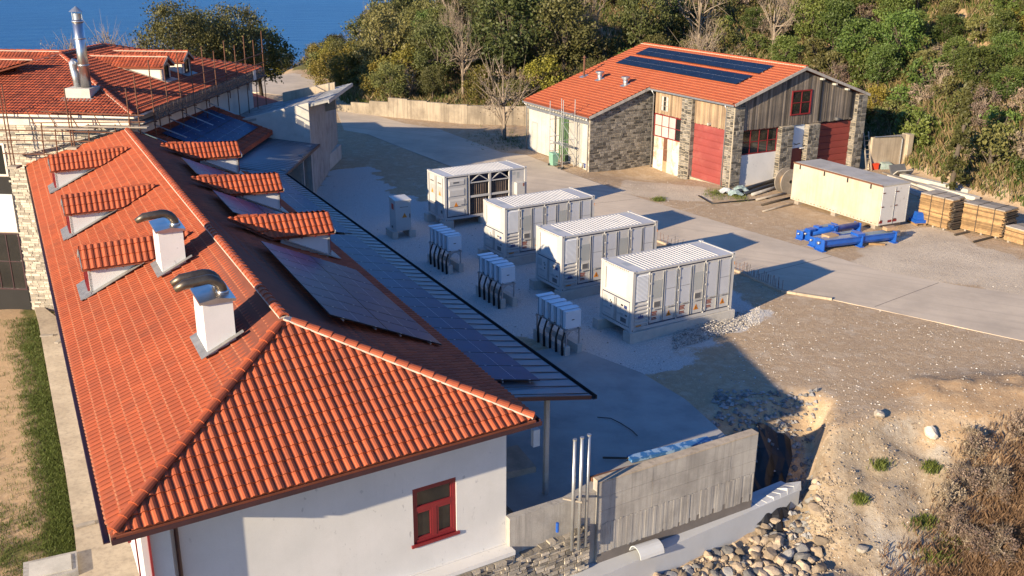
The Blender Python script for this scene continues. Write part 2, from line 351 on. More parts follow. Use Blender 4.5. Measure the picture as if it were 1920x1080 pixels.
gx = np.concatenate([np.linspace(-420, -60, 19), np.linspace(-57, -34, 12), np.arange(-33, 44, .34), np.linspace(45, 120, 38), np.linspace(130, 420, 15)])
gy = np.concatenate([np.linspace(-60, 14, 10), np.arange(16, 46, .27), np.arange(46, 112, .5), np.linspace(113, 200, 50), np.linspace(210, 420, 15)])
GX, GY = np.meshgrid(gx, gy); GZ = H(GX, GY)
nx, ny = len(gx), len(gy)
def inpoly(x, y, poly):
    c = np.zeros(np.shape(x), bool); n = len(poly)
    for i in range(n):
        x1, y1 = poly[i]; x2, y2 = poly[i-1]
        m = ((y1 > y) != (y2 > y)) & (x < (x2-x1)*(y-y1)/(y2-y1+1e-12)+x1); c ^= m
    return c
def pdist(x, y, poly):   # signed distance, positive inside
    best = np.full(np.shape(x), 1e9)
    for i in range(len(poly)):
        (ax, ay), (bx_, by) = poly[i-1], poly[i]; dx, dy = bx_-ax, by-ay; t = np.clip(((x-ax)*dx+(y-ay)*dy)/(dx*dx+dy*dy+1e-9), 0, 1)
        best = np.minimum(best, np.hypot(ax+t*dx-x, ay+t*dy-y))
    return np.where(inpoly(x, y, poly), best, -best)
def pxpoly(L, z=0.): return [tuple(at(a, b, z)[:2]) for a, b in L]
GRAV = [(-15, 64), (-14.5, 78), (-11.5, 79), (-8.5, 70), (-2, 65), (4, 60), (8.5, 54), (13, 46.3), (11.8, 44.6), (9.5, 42.6), (8, 40.2), (6, 38), (3, 40), (-4, 46), (-13, 58)]
CONC = pxpoly([(1560, 500), (1640, 440), (1760, 425), (1920, 480), (2000, 500), (2000, 590), (1920, 560), (1750, 530)])
CONC2 = pxpoly([(1140, 360), (1170, 325), (1330, 350), (1340, 380), (1230, 375)])
hd = hill_d(GX, GY); n1 = fbm(GX, GY, 7., 4, 1); n2 = fbm(GX, GY, 3., 4, 6)
b_ = (GX-E1[0])*NA[0]+(GY-E1[1])*NA[1]
zone = np.zeros((ny, nx, 4), np.float32)
zone[..., 0] = sst((pdist(GX, GY, GRAV)+.7*n2+.6)/1.2)*(1-.35*sst((n1-.1)/.5))
zone[..., 0] = np.maximum(zone[..., 0], .30*sst((n1*.6+n2*.5-.1)/.5)*(GY < 52)*(GX > 3)*(GY > 33))
hill = sst((hd-.5)/4.)
zone[..., 1] = hill*sst((.75*n1+.5*n2+.45)/.9)
leftside = (b_ < .2)*(GY < 70)
zone[..., 1] = np.maximum(zone[..., 1], leftside*np.maximum(.9*sst((b_+1.9+.5*n1)/.7), .9*sst((33-GY+3*n1)/5.)))
zone[..., 2] = np.maximum(hill*sst((.6-n1*.9)/.8)*.9, leftside*.62)
sr = (GX-WP[0])*WD[0]+(GY-WP[1])*WD[1]
zone[..., 2] = np.maximum(zone[..., 2], sst((GX-15.6+2.2*n2+.4*(GY-30))/4.)*sst((39.5-GY)/2.)*(GY < 41)*.7)
zone[..., 3] = sst((pdist(GX, GY, CONC)+.9*n1+.3)/1.5)
zone[..., 3] = np.maximum(zone[..., 3], sst((pdist(GX, GY, CONC2)+.6*n1+.3)/1.2))
me = bpy.data.meshes.new('ground')
idx = np.arange(nx*ny).reshape(ny, nx)
faces = np.stack([idx[:-1, :-1], idx[:-1, 1:], idx[1:, 1:], idx[1:, :-1]], -1).reshape(-1, 4)
me.from_pydata(np.stack([GX, GY, GZ], -1).reshape(-1, 3).tolist(), [], faces.tolist())
ca = me.color_attributes.new('zone', 'FLOAT_COLOR', 'POINT'); ca.data.foreach_set('color', zone.reshape(-1))
yc_ = 34.1+.16*(GX-12.2)+.35*np.sin(GX*.9); bk_ = sst((yc_+.6-GY)/1.6)*((GX > 8.7)*1.)*(GY < 40)
ba = me.attributes.new('bank', 'FLOAT', 'POINT'); ba.data.foreach_set('value', bk_.astype(np.float32).reshape(-1))
me.polygons.foreach_set('use_smooth', [True]*len(me.polygons))
m, N, L, B = nodes('ground'); g = N.new('ShaderNodeNewGeometry'); P = g.outputs['Position']
za = N.new('ShaderNodeVertexColor'); za.layer_name = 'zone'; sp = N.new('ShaderNodeSeparateColor'); L.new(za.outputs[0], sp.inputs[0])
nA = noise(N, L, P, .35, 8, .62); nB = noise(N, L, P, 3.2, 8, .7); nC = noise(N, L, P, 17., 6, .75)
def edge(ch):   # break the zone borders up with noise
    return ramp(N, L, math_(N, L, 'ADD', ch, math_(N, L, 'MULTIPLY', math_(N, L, 'SUBTRACT', nB, .5), .9)), .38, .62)
base = mix(N, L, ramp(N, L, nA, .35, .65), (.55, .41, .265), (.47, .35, .225)); base = mix(N, L, ramp(N, L, nB, .52, .70), base, (.60, .495, .37))
base = mix(N, L, math_(N, L, 'MULTIPLY', ramp(N, L, nB, .42, .30), .5), base, (.36, .26, .165))
nD = noise(N, L, P, .9, 9, .68); base = mix(N, L, math_(N, L, 'MULTIPLY', ramp(N, L, nD, .50, .60), .6), base, (.66, .56, .43)); base = mix(N, L, math_(N, L, 'MULTIPLY', ramp(N, L, nD, .46, .38), .45), base, (.34, .235, .14))
mp_ = N.new('ShaderNodeMapping'); mp_.inputs['Rotation'].default_value = (0, 0, R(35)); L.new(P, mp_.inputs[0]); trk = noise(N, L, stretch(N, L, mp_.outputs[0], (.06, 1.6, 1)), 1.2, 5, .6); base = mix(N, L, math_(N, L, 'MULTIPLY', ramp(N, L, trk, .54, .66), .4), base, (.36, .265, .17))
conc = mix(N, L, ramp(N, L, nA, .4, .62), (.57, .475, .355), (.47, .385, .285)); base = mix(N, L, edge(za.outputs['Alpha']), base, conc)
brown = mix(N, L, ramp(N, L, nB, .35, .65), (.34, .22, .12), (.46, .325, .195)); base = mix(N, L, edge(sp.outputs[2]), base, brown)
grass = mix(N, L, ramp(N, L, nB, .35, .65), (.075, .085, .022), (.19, .16, .06)); base = mix(N, L, edge(sp.outputs[1]), base, grass)
bat = N.new('ShaderNodeAttribute'); bat.attribute_name = 'bank'
bsoil = mix(N, L, ramp(N, L, nB, .34, .66), (.27, .205, .135), (.40, .325, .235)); bsoil = mix(N, L, ramp(N, L, nA, .5, .62), bsoil, (.43, .375, .30)); bsoil = mix(N, L, math_(N, L, 'MULTIPLY', ramp(N, L, noise(N, L, stretch(N, L, P, (1., .25, .25)), 2.2, 6, .7), .52, .66), .55), bsoil, (.24, .16, .095))
base = mix(N, L, math_(N, L, 'MULTIPLY', edge(bat.outputs['Fac']), math_(N, L, 'SUBTRACT', 1., math_(N, L, 'MULTIPLY', edge(sp.outputs[2]), .7))), base, bsoil)
grv = mix(N, L, ramp(N, L, nC, .35, .65), (.40, .375, .345), (.64, .61, .56)); base = mix(N, L, edge(sp.outputs[0]), base, grv)
fine = ramp(N, L, nC, .25, .75, (.76, .76, .76, 1), (1.16, 1.16, 1.16, 1)); base = mix(N, L, 1., base, fine, 'MULTIPLY')
L.new(base, B.inputs['Base Color']); B.inputs['Roughness'].default_value = .95; B.inputs['Specular IOR Level'].default_value = .2
bp = N.new('ShaderNodeBump'); bp.inputs['Strength'].default_value = .45; bp.inputs['Distance'].default_value = .09
L.new(math_(N, L, 'ADD', nC, math_(N, L, 'MULTIPLY', nB, 1.5)), bp.inputs['Height']); L.new(bp.outputs[0], B.inputs['Normal'])
me.materials.append(m); link('ground', me, None, 'structure')

# sea
m, N, L, B = nodes('sea'); g = N.new('ShaderNodeNewGeometry'); P = stretch(N, L, g.outputs['Position'], (.6, 1.4, 1))
c = mix(N, L, ramp(N, L, noise(N, L, P, .004, 6), .35, .65), (.006, .050, .150), (.010, .066, .180))
L.new(c, B.inputs['Base Color']); B.inputs['Roughness'].default_value = .32; B.inputs['Specular IOR Level'].default_value = .30
bp = N.new('ShaderNodeBump'); bp.inputs['Strength'].default_value = .9; bp.inputs['Distance'].default_value = 3.
L.new(noise(N, L, P, .045, 8, .6), bp.inputs['Height']); L.new(bp.outputs[0], B.inputs['Normal'])
struct(MB().poly([(-9000, 60, -44), (9000, 60, -44), (30000, 40000, -44), (-30000, 40000, -44)]), 'sea', 'sea', fix=False)

def flat_poly(L, z0, z1, name, mat_, tile=None):
    pts = [v3(a, b, z0) for a, b in L]
    mb = MB().ext(pts, v3(0, 0, z1-z0)); return struct(mb, name, mat_)
ROAD = pxpoly([(2050, 665), (1920, 640), (1700, 592), (1560, 562), (1465, 547), (1390, 512), (1232, 452), (1090, 402), (840, 310), (752, 277), (690, 252), (645, 244), (630, 205), (560, 182), (470, 172), (380, 170),
               (380, 152), (470, 150), (545, 138), (590, 136), (598, 166), (640, 196), (700, 215), (760, 232), (817, 240), (941, 286), (985, 290), (1040, 312), (1055, 320), (1196, 370), (1380, 426), (1523, 468), (1638, 505), (1782, 533), (1920, 554), (2050, 572)])
road = flat_poly(ROAD, -.40, .014, 'road', 'road')
# joints sawn in the road
jb = MB()
for (a, b) in (((1420, 515), (1560, 480)), ((1100, 383), (1200, 372)), ((1640, 575), (1760, 530)), ((690, 252), (845, 312))):
    p, q = at(*a, .018), at(*b, .018); d = nz(q-p); w = v3(-d[1], d[0], 0)*.02; jb.poly([p-w, q-w, q+w, p+w])
jb.build('road_joint', 'concrete_wet', road, fix=False)
# concrete apron behind the retaining wall (it climbs a little towards the house)
AP = [(.3, 26.7), (2.85, 27.9), (8.2, 31.0), (7.7, 32.9), (6.9, 35.6), (5.5, 38.3), (3.3, 40.6), (2.2, 41.2), (-1.2, 39.5), (-4.5, 35)]
def apz(y): return float(.05+.24*sst((40.9-y)/12.))
bm = bmesh.new(); vs = [bm.verts.new((a, b, 0)) for a, b in AP]; f = bm.faces.new(vs); bmesh.ops.triangulate(bm, faces=[f]); bmesh.ops.subdivide_edges(bm, edges=bm.edges, cuts=6, use_grid_fill=True)
for v in bm.verts: v.co.z = apz(v.co.y)+.03
ex = bmesh.ops.extrude_face_region(bm, geom=list(bm.faces))
for g_ in ex['geom']:
    if isinstance(g_, bmesh.types.BMVert): g_.co.z -= .5
bmesh.ops.recalc_face_normals(bm, faces=bm.faces); me = bpy.data.meshes.new('concrete_apron'); bm.to_mesh(me); bm.free(); me.materials.append(MT['slab']); link('concrete_apron', me, None, 'structure')
# path along the long house, and the low edging beside it
pth = pxpoly([(60, 560), (72, 605), (100, 760), (122, 880), (140, 1000), (150, 1100)], -4.5)
FA = Fr(E1*[1, 1, 0], ex=UA, ey=NA)
pth2 = [tuple(FA(a, 1.2)[:2]) for a in (-4., 10, 20, 30, 38)]
flat_poly(pth+pth2, -4.9, -4.42, 'path', 'concrete_tan')
# ================================================================ roof tiles, masonry, solar arrays
TW, TG = .225, .37
_px = np.array([0, .28, .40, .64, .88, 1.])*TW; _pz = np.array([0, 0, .028, .044, .028, .010])
def tile_verts(w=1., g=1., h=1.):
    lo = np.stack([_px*w, np.full(6, -.03), _pz*h+.052], -1); up = np.stack([_px*w, np.full(6, TG*g+.01), _pz*h+.004], -1); bo = np.stack([_px*w, np.full(6, -.03), _pz*h*.3-.012], -1)
    return np.concatenate([lo, up, bo])
TF = [(i, i+1, i+7, i+6) for i in range(5)]+[(i+12, i+13, i+1, i) for i in range(5)]
TMESH = {}
def tile_mesh(mat_, k, w=1., g=1., h=1.):
    key = (mat_, k, w, g, h)
    if key not in TMESH:
        mb = MB(); mb.add(tile_verts(w, g, h), TF, .1+.8*k/5); TMESH[key] = mb.mesh('tile', mat_)
    return TMESH[key]
def tiles(poly, e, o, mat_, parent, nind=0, w=1., g=1., h=1., name='tile_field', lift=0., cut=True, lit_lip=False):
    poly = [np.asarray(p, float) for p in poly]; o = np.asarray(o, float); e = nz(e)
    n = nz(np.cross(poly[1]-poly[0], poly[2]-poly[0])); n = n if n[2] > 0 else -n
    e = nz(e-(e@n)*n); gg = np.cross(n, e)
    if gg[2] < 0: e = -e; gg = np.cross(n, e)
    o = o+n*lift
    P2 = [((p-o)@e, (p-o)@gg) for p in poly]; xs = [p[0] for p in P2]; ys = [p[1] for p in P2]
    tw, tg = TW*w, TG*g; full = []; part = []
    jj, ii = np.meshgrid(np.arange(int(math.floor(min(ys)/tg))-1, int(max(ys)/tg)+2), np.arange(int(math.floor(min(xs)/tw))-1, int(max(xs)/tw)+2)); x_, y_ = ii.ravel()*tw, jj.ravel()*tg
    k_ = sum(inpoly(x_+a, y_+b, P2).astype(int) for a, b in ((0, 0), (tw, 0), (tw, tg), (0, tg))); mid_ = inpoly(x_+tw/2, y_+tg/2, P2)
    full = list(zip(x_[k_ == 4], y_[k_ == 4])); sel = (k_ < 4) & ((k_ > 0) | mid_); part = list(zip(x_[sel], y_[sel]))
    rnd.shuffle(full)
    ind = full[:nind]; rest = full[nind:]
    M3 = np.stack([e, gg, n], 1)
    for (x, y) in ind:
        p = o+x*e+y*gg; m = np.eye(4); m[:3, :3] = M3; m[:3, 3] = p
        link('tile', tile_mesh(mat_, rnd.randrange(6), w, g, h), parent, mw=m.tolist())
    tv = tile_verts(w, g, h); org = np.array(ORG.get(parent.name, (0, 0, 0)))
    def field(lst, clip):
        if not lst: return None
        X = np.array(lst); off = o+X[:, :1]*e+X[:, 1:]*gg
        V = (off[:, None, :]+(tv@M3.T)[None]).reshape(-1, 3)-org
        F = (np.array(TF)[None]+18*np.arange(len(lst))[:, None, None]).reshape(-1, 4)
        nf = 10; mi = None
        if lit_lip:      # sun on the lower edge painted as a pale strip: the top face is split a few centimetres up
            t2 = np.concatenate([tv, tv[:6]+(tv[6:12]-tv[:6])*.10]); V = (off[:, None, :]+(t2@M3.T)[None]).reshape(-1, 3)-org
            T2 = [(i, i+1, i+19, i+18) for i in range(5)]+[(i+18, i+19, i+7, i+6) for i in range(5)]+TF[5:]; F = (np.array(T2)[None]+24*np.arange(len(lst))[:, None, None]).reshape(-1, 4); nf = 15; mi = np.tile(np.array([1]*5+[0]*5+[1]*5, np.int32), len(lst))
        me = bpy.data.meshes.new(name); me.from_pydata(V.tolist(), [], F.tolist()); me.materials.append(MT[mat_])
        if lit_lip: me.materials.append(MT['tile_lip_lit']); me.polygons.foreach_set('material_index', mi)
        a = me.attributes.new('tint', 'FLOAT', 'FACE'); a.data.foreach_set('value', np.repeat(nr.uniform(.25, .75, len(lst)) if lit_lip else nr.uniform(.05, .95, len(lst)), nf).astype(np.float32))
        if clip:
            bm = bmesh.new(); bm.from_mesh(me); m_ = len(poly); ctr = sum(poly)/m_
            for i in range(m_):
                a_, b_2 = poly[i-1], poly[i]; d = b_2-a_; no = np.cross(d, n)
                if no@(ctr-a_) > 0: no = -no
                bmesh.ops.bisect_plane(bm, geom=bm.verts[:]+bm.edges[:]+bm.faces[:], plane_co=Vector(a_-org), plane_no=Vector(nz(no)), clear_outer=True)
            bm.to_mesh(me); bm.free()
        return link(name, me, parent, 'stuff')
    field(rest, False); field(part, cut)
def capmesh(mat_, k, r=.135, ln=.44):
    key = ('cap', mat_, k, r, ln)
    if key not in TMESH:
        mb = MB(); A = [math.pi*q/6 for q in range(7)]
        for (x, rr, zz) in ((0, r*1.08, .02), (ln, r*.9, 0)): mb.v.extend([(x, rr*math.cos(a), rr*.85*math.sin(a)+zz) for a in A])
        mb.v.extend([(0, r*.8*math.cos(a), r*.6*math.sin(a)) for a in A])
        mb.f += [(i, i+1, i+8, i+7) for i in range(6)]+[(i+14, i+15, i+1, i) for i in range(6)]; mb.t = [.15+.7*k/3]*12
        TMESH[key] = mb.mesh('ridge_tile', mat_)
    return TMESH[key]
def ridge(p, q, mat_, parent, r=.135, step=.38, mort=True, lift=.03, start=0.):
    p = np.asarray(p, float); q = np.asarray(q, float); d = nz(q-p); L_ = np.linalg.norm(q-p); s = nz(np.cross(Z, d)); u = np.cross(d, s)
    n_ = int((L_-start)/step); m = np.eye(4); m[:3, 0] = d; m[:3, 1] = s; m[:3, 2] = u
    for i in range(n_):
        m[:3, 3] = p+d*(start+i*step)+u*(lift+rnd.uniform(0, .008)); link('ridge_tile', capmesh(mat_, rnd.randrange(4), r, step+.06), parent, mw=m.tolist())
    if mort:
        mb = MB(); mb.beam(p+u*(lift+.002), q+u*(lift+.002), r*2.12, .05, up=Z); mb.build('ridge_mortar', 'mortar', parent)
CUBE = {}
def cubemesh(mat_, k):
    if (mat_, k) not in CUBE:
        q = random.Random(k*13+5); mb = MB(); j = lambda s: s*.5*(1-q.uniform(0, .10))
        mb.hexa([(j(-1), j(-1), j(-1)), (j(1), j(-1), j(-1)), (j(1), .5, j(-1)), (j(-1), .5, j(-1)), (j(-1), j(-1), j(1)), (j(1), j(-1), j(1)), (j(1), .5, j(1)), (j(-1), .5, j(1))], .08+.84*k/7)
        CUBE[(mat_, k)] = mb.mesh('stone', mat_)
    return CUBE[(mat_, k)]
def masonry(o, d, n, s0, s1, z0, z1, parent, mat_='stone_dark', hr=(.16, .30), lr=(.28, .62), nind=0, proud=.04, gap=.042, ztop=None, holes=(), name='stonework', zbot=None):
    """stones on a vertical plane: origin o, direction d, outward normal n"""
    o = np.asarray(o, float); d = nz(d); n = nz(n); L_ = []
    if s1-s0 < 1.4:     # a narrow pier: short columns of stones that do not line up
        c = [s0]
        while c[-1] < s1-.62: c.append(c[-1]+rnd.uniform(.28, .5))
        c = c[:]+[s1] if s1-c[-1] > .2 else c[:-1]+[s1]
        for ca, cb in zip(c[:-1], c[1:]):
            z = z0-rnd.uniform(0, .15)
            while z < z1-.05:
                h = min(rnd.uniform(hr[0]*.8, hr[1]*1.2), z1-z)
                if rnd.random() < .3 and cb-ca > .34: m_ = ca+(cb-ca)*rnd.uniform(.4, .6); L_ += [(ca+gap/2, m_-gap/2, z+gap/2, z+h-gap/2), (m_+gap/2, cb-gap/2, z+gap/2, z+h-gap/2)]
                else: L_.append((ca+gap/2, cb-gap/2, z+gap/2, z+h-gap/2))
                z += h
        z = 1e9
    else: z = z0
    while z < z1-.05:
        h = min(rnd.uniform(*hr), z1-z); s = s0-(rnd.uniform(0, .15) if False else 0)
        while s < s1-.04:
            l = rnd.uniform(*lr); l = l if s+l < s1-.15 else s1-s
            zz0, zz1 = z+gap/2, z+h-gap/2
            sm = s+l/2
            if ztop is not None:
                t = min(ztop(s), ztop(s+l))
                if zz0 > t-.05: s += l; continue
                zz1 = min(zz1, t)
            if zbot is not None and zz1 < zbot(sm): s += l; continue
            if not any(a < sm < b and c < (zz0+zz1)/2 < e_ for a, b, c, e_ in holes): L_.append((s+gap/2, s+l-gap/2, zz0, zz1))
            s += l
        z += h
    rnd.shuffle(L_); mb = MB(); M3 = np.stack([d, -n, Z], 1)
    if nind: L_.sort(key=lambda q: -(q[1]-q[0])*(q[3]-q[2]))
    for i, (a, b, c, e_) in enumerate(L_):
        pr = proud*rnd.uniform(.45, 1.3)
        if i < nind:
            m = np.eye(4); m[:3, :3] = M3@np.diag([b-a, .12+pr, e_-c]); m[:3, 3] = o+d*(a+b)/2+n*(pr-.12)/2+Z*(c+e_)/2
            link('stone', cubemesh(mat_, rnd.randrange(8)), parent, mw=m.tolist())
        else:
            k = len(mb.v); j = lambda: rnd.uniform(0, .012)
            f = [o+d*(a+j())+Z*(c+j())+n*pr, o+d*(b-j())+Z*(c+j())+n*pr, o+d*(b-j())+Z*(e_-j())+n*pr, o+d*(a+j())+Z*(e_-j())+n*pr]
            bk = [o+d*a+Z*c, o+d*b+Z*c, o+d*b+Z*e_, o+d*a+Z*e_]
            mb.add(f+bk, [(0, 1, 2, 3), (4, 5, 1, 0), (5, 6, 2, 1), (6, 7, 3, 2), (7, 4, 0, 3)], rnd.uniform(.05, .95))
    if mb.v: mb.build(name, mat_, parent, kind='stuff', fix=False)

def solar_array(o, ea, eb, na, nb, la, lb, label, group='solar arrays on the roofs', gap=.02, lift=.12, mids=True, skip=(), glass='solar_glass'):
    """na x nb panels; ea along, eb down the slope (unit vectors in the roof plane)"""
    o = np.asarray(o, float); ea = nz(ea); eb = nz(eb); n = nz(np.cross(ea, eb)); n = n if n[2] > 0 else -n; o = o+n*lift
    t = thing('solar_array', label, 'solar panels', o, None, group); rails = MB()
    for i in range(na):
        for j in range(nb):
            if (i, j) in skip: continue
            p = o+ea*(i*(la+gap))+eb*(j*(lb+gap))+n*rnd.uniform(0, .004); mb = MB()
            q = lambda x, y, z: p+ea*x+eb*y+n*z
            mb.hexa([q(0, 0, -.035), q(la, 0, -.035), q(la, lb, -.035), q(0, lb, -.035), q(0, 0, 0), q(la, 0, 0), q(la, lb, 0), q(0, lb, 0)])
            pan = mb.build('solar_panel', 'solar_frame', t)
            g_ = MB(); e_ = .014
            for y0, y1 in (((e_, lb/2-.006), (lb/2+.006, lb-e_)) if mids else ((e_, lb-e_),)):
                g_.poly([q(e_, y0, .003), q(la-e_, y0, .003), q(la-e_, y1, .003), q(e_, y1, .003)])
            g_.build('solar_glass', glass, pan, fix=False)
            if mids:
                m_ = MB(); m_.poly([q(e_, lb/2-.006, .0035), q(la-e_, lb/2-.006, .0035), q(la-e_, lb/2+.006, .0035), q(e_, lb/2+.006, .0035)]); m_.build('busbar', 'solar_line', pan, fix=False)
    for j in range(nb):
        for fr in (.22, .78):
            y = j*(lb+gap)+fr*lb; rails.beam(o+eb*y-n*.06-ea*.08, o+eb*y-n*.06+ea*(na*(la+gap)+.06), .04, .04, up=n)
    rails.build('rail', 'galv', t)
    cl = MB()
    for i in range(na+1):
        for j in range(nb):
            for fr in (.22, .78): c_ = o+ea*(i*(la+gap)-gap/2)+eb*(j*(lb+gap)+fr*lb)+n*.006; cl.beam(c_-eb*.03, c_+eb*.03, .035, .012, up=n)
    cl.build('clamp', 'galv', t); return t
def window(parent, fr, s0, s1, z0, z1, y, frame='red_paint', cols=2, rows=2, w=.07, pane='glass_dark', name='window', depth=.08, bars=None):
    """a framed window in the plane ey = y of frame fr, its outside towards -ey"""
    mb = MB(); mb.bx(fr, s0, s0+w, y-.03, y+depth, z0, z1); mb.bx(fr, s1-w, s1, y-.03, y+depth, z0, z1); mb.bx(fr, s0+w, s1-w, y-.03, y+depth, z0, z0+w); mb.bx(fr, s0+w, s1-w, y-.03, y+depth, z1-w, z1)
    f = mb.build(name, frame, parent)
    g_ = MB(); xs = [s0+w+(s1-s0-2*w)*i/cols for i in range(cols+1)]; zs = [z0+w+(z1-z0-2*w)*i/rows for i in range(rows+1)]; b = w*.32
    for i in range(cols):
        for j in range(rows):
            MB().bx(fr, xs[i]+(b if i else 0), xs[i+1]-(b if i < cols-1 else 0), y+.025, y+.04, zs[j]+(b if j else 0), zs[j+1]-(b if j < rows-1 else 0)).build('pane', pane if isinstance(pane, str) else pane[(i+j*cols) % len(pane)], f)
    m_ = MB()
    for x in xs[1:-1]: m_.bx(fr, x-b, x+b, y-.012, y+.05, z0+w, z1-w)
    for z in zs[1:-1]: m_.bx(fr, s0+w, s1-w, y-.008, y+.048, z-b, z+b)
    if m_.v: m_.build('glazing_bar', frame, f)
    return f

# ================================================================ the long house with the orange roof
A = thing('long_house', 'long white house with a hipped orange tile roof, dormers and two white chimneys', 'house', (E1[0], E1[1], -4.6))
R2 = v3(-21.9, 55.9, 7.1); E4 = E2+UA*34.5
def zs(b): return 4.6+.5013*b
deck = MB(); dn = v3(0, 0, -.10)
HPn = [E1, E2, R1]
for P_ in ([E1, R1, R2, E3], [E1, E2, R1], [E2, E4, R2, R1]):
    deck.ext([p+v3(0, 0, -.06) for p in P_], dn)
roofA = deck.build('roof', 'deck', A)
tiles([E1, E3, R2, R1], UA, E1, 'tile', roofA, lit_lip=True)
tiles([E2, E4, R2, R1], UA, E2, 'tile', roofA)
tiles([E1, E2, R1], VA, E1, 'tile', roofA, nind=300)
ridge(E1+nz(R1-E1)*.1, R1, 'tile', roofA, mort=False); ridge(E2+nz(R1-E2)*.1, R1, 'tile', roofA); ridge(R1, R2, 'tile', roofA)
# walls
FW = Fr(E1*[1, 1, 0]+1.35*v3(-VA[1], VA[0], 0), ex=VA); wl_ = MB()
for a0, a1, z0, z1 in ((1.43, 8.1, -.17, 4.36), (9.5, 11.2, -.17, 4.36), (8.1, 9.5, -.17, .81), (8.1, 9.5, 2.62, 4.36)): wl_.bx(FW, a0, a1, 0, .30, z0, z1)
wl_.bx(FW, 8.1, 9.5, .22, .3, .81, 2.62); wl_.bx(FW, .75, 1.43, -.42, .30, -4.9, 4.36)
wl_.bx(FW, 1.43, 11.2, -.04, .30, -4.9, -.17)
wl_.ext([FW(1.43, .30, -4.9), FW(11.19, .30, -4.9), FA(35, 10.75, -4.9), FA(38.5, .85, -4.9)], v3(0, 0, 9.25))
wallA = wl_.build('wall', 'plaster', A)
wA = window(A, FW, 8.1, 9.5, .81, 2.62, .06, rows=1, cols=1, w=.09, pane='glass_dark')
mb = MB(); mb.bx(FW, 8.19, 9.41, .035, .11, 1.84, 1.98); mb.bx(FW, 8.735, 8.865, .035, .11, .90, 1.84)
for a0, a1 in ((8.19, 8.735), (8.865, 9.41)):
    mb.bx(FW, a0, a0+.07, .045, .10, .90, 1.84); mb.bx(FW, a1-.07, a1, .045, .10, .90, 1.84); mb.bx(FW, a0+.07, a1-.07, .045, .10, .90, .97); mb.bx(FW, a0+.07, a1-.07, .045, .10, 1.77, 1.84)
mb.bx(FW, 8.19, 8.26, .045, .10, 1.98, 2.53); mb.bx(FW, 9.34, 9.41, .045, .10, 1.98, 2.53); mb.bx(FW, 8.26, 9.34, .045, .10, 2.46, 2.53)
mb.build('casement', 'red_paint', wA)
MB().bx(FW, 8.02, 9.58, -.06, .04, .72, .81).build('sill', 'red_paint', wA)
# windows down the sunny side, only just in view under the eave
FL = Fr(FA(0, .85), ex=-UA, ey=NA)
for a in (-2.1, -4.4, -9, -14):
    window(A, FL, a-1.0, a, -1.2, 2.4, -.02, rows=3, cols=2, w=.10)
MB().bx(FL, -1.05, -.82, -.03, .02, -3.4, 4.2).build('red_band', 'red_paint', wallA)
# gutters
def gutter_line(p, q, out, parent, mat_='gutter', w=.15, h=.13):
    p, q = np.asarray(p, float), np.asarray(q, float); d = nz(q-p); mb = MB(); o_ = nz(out)
    pr = [(0, 0), (w, 0), (w, h), (w-.02, h), (w-.02, .02), (0, .02)]
    mb.ext([p+o_*a+Z*b for a, b in pr], q-p); return mb.build('gutter', mat_, parent)
gutter_line(E1+v3(0, 0, -.17)-VA*.02, E3+v3(0, 0, -.17), -NA, A); gutter_line(E1+v3(0, 0, -.17), E2+v3(0, 0, -.17)+VA*.12, -UA, A)
gutter_line(E2+v3(0, 0, -.17)+UA*.0, E2+UA*2.2+v3(0, 0, -.17), NA, A)
fs = MB(); fs.beam(E1+v3(0, 0, -.16)+UA*.08, E2+v3(0, 0, -.16)+UA*.08, .05, .2); fs.beam(E1+v3(0, 0, -.16)+NA*.06, E3+v3(0, 0, -.16)+NA*.06, .05, .2); fs.build('fascia', 'gutter', A)
sf = MB(); sf.ext([E1+v3(.1, .1, -.2), E2+v3(-.1, .05, -.2), FW(11.2, .2, 4.4), FW(1.3, .2, 4.4)], v3(0, 0, .02)); sf.build('soffit', 'gutter', A)
dp = MB(); c0 = FW(1.62, -.12); dp.tube([E1+VA*1.75+v3(0, 0, -.15), c0+v3(0, 0, 4.15), c0+v3(0, 0, 3.7), c0+v3(0, 0, -4.5)], .055, 8); dp.build('downpipe', 'gutter', A, smooth=True)
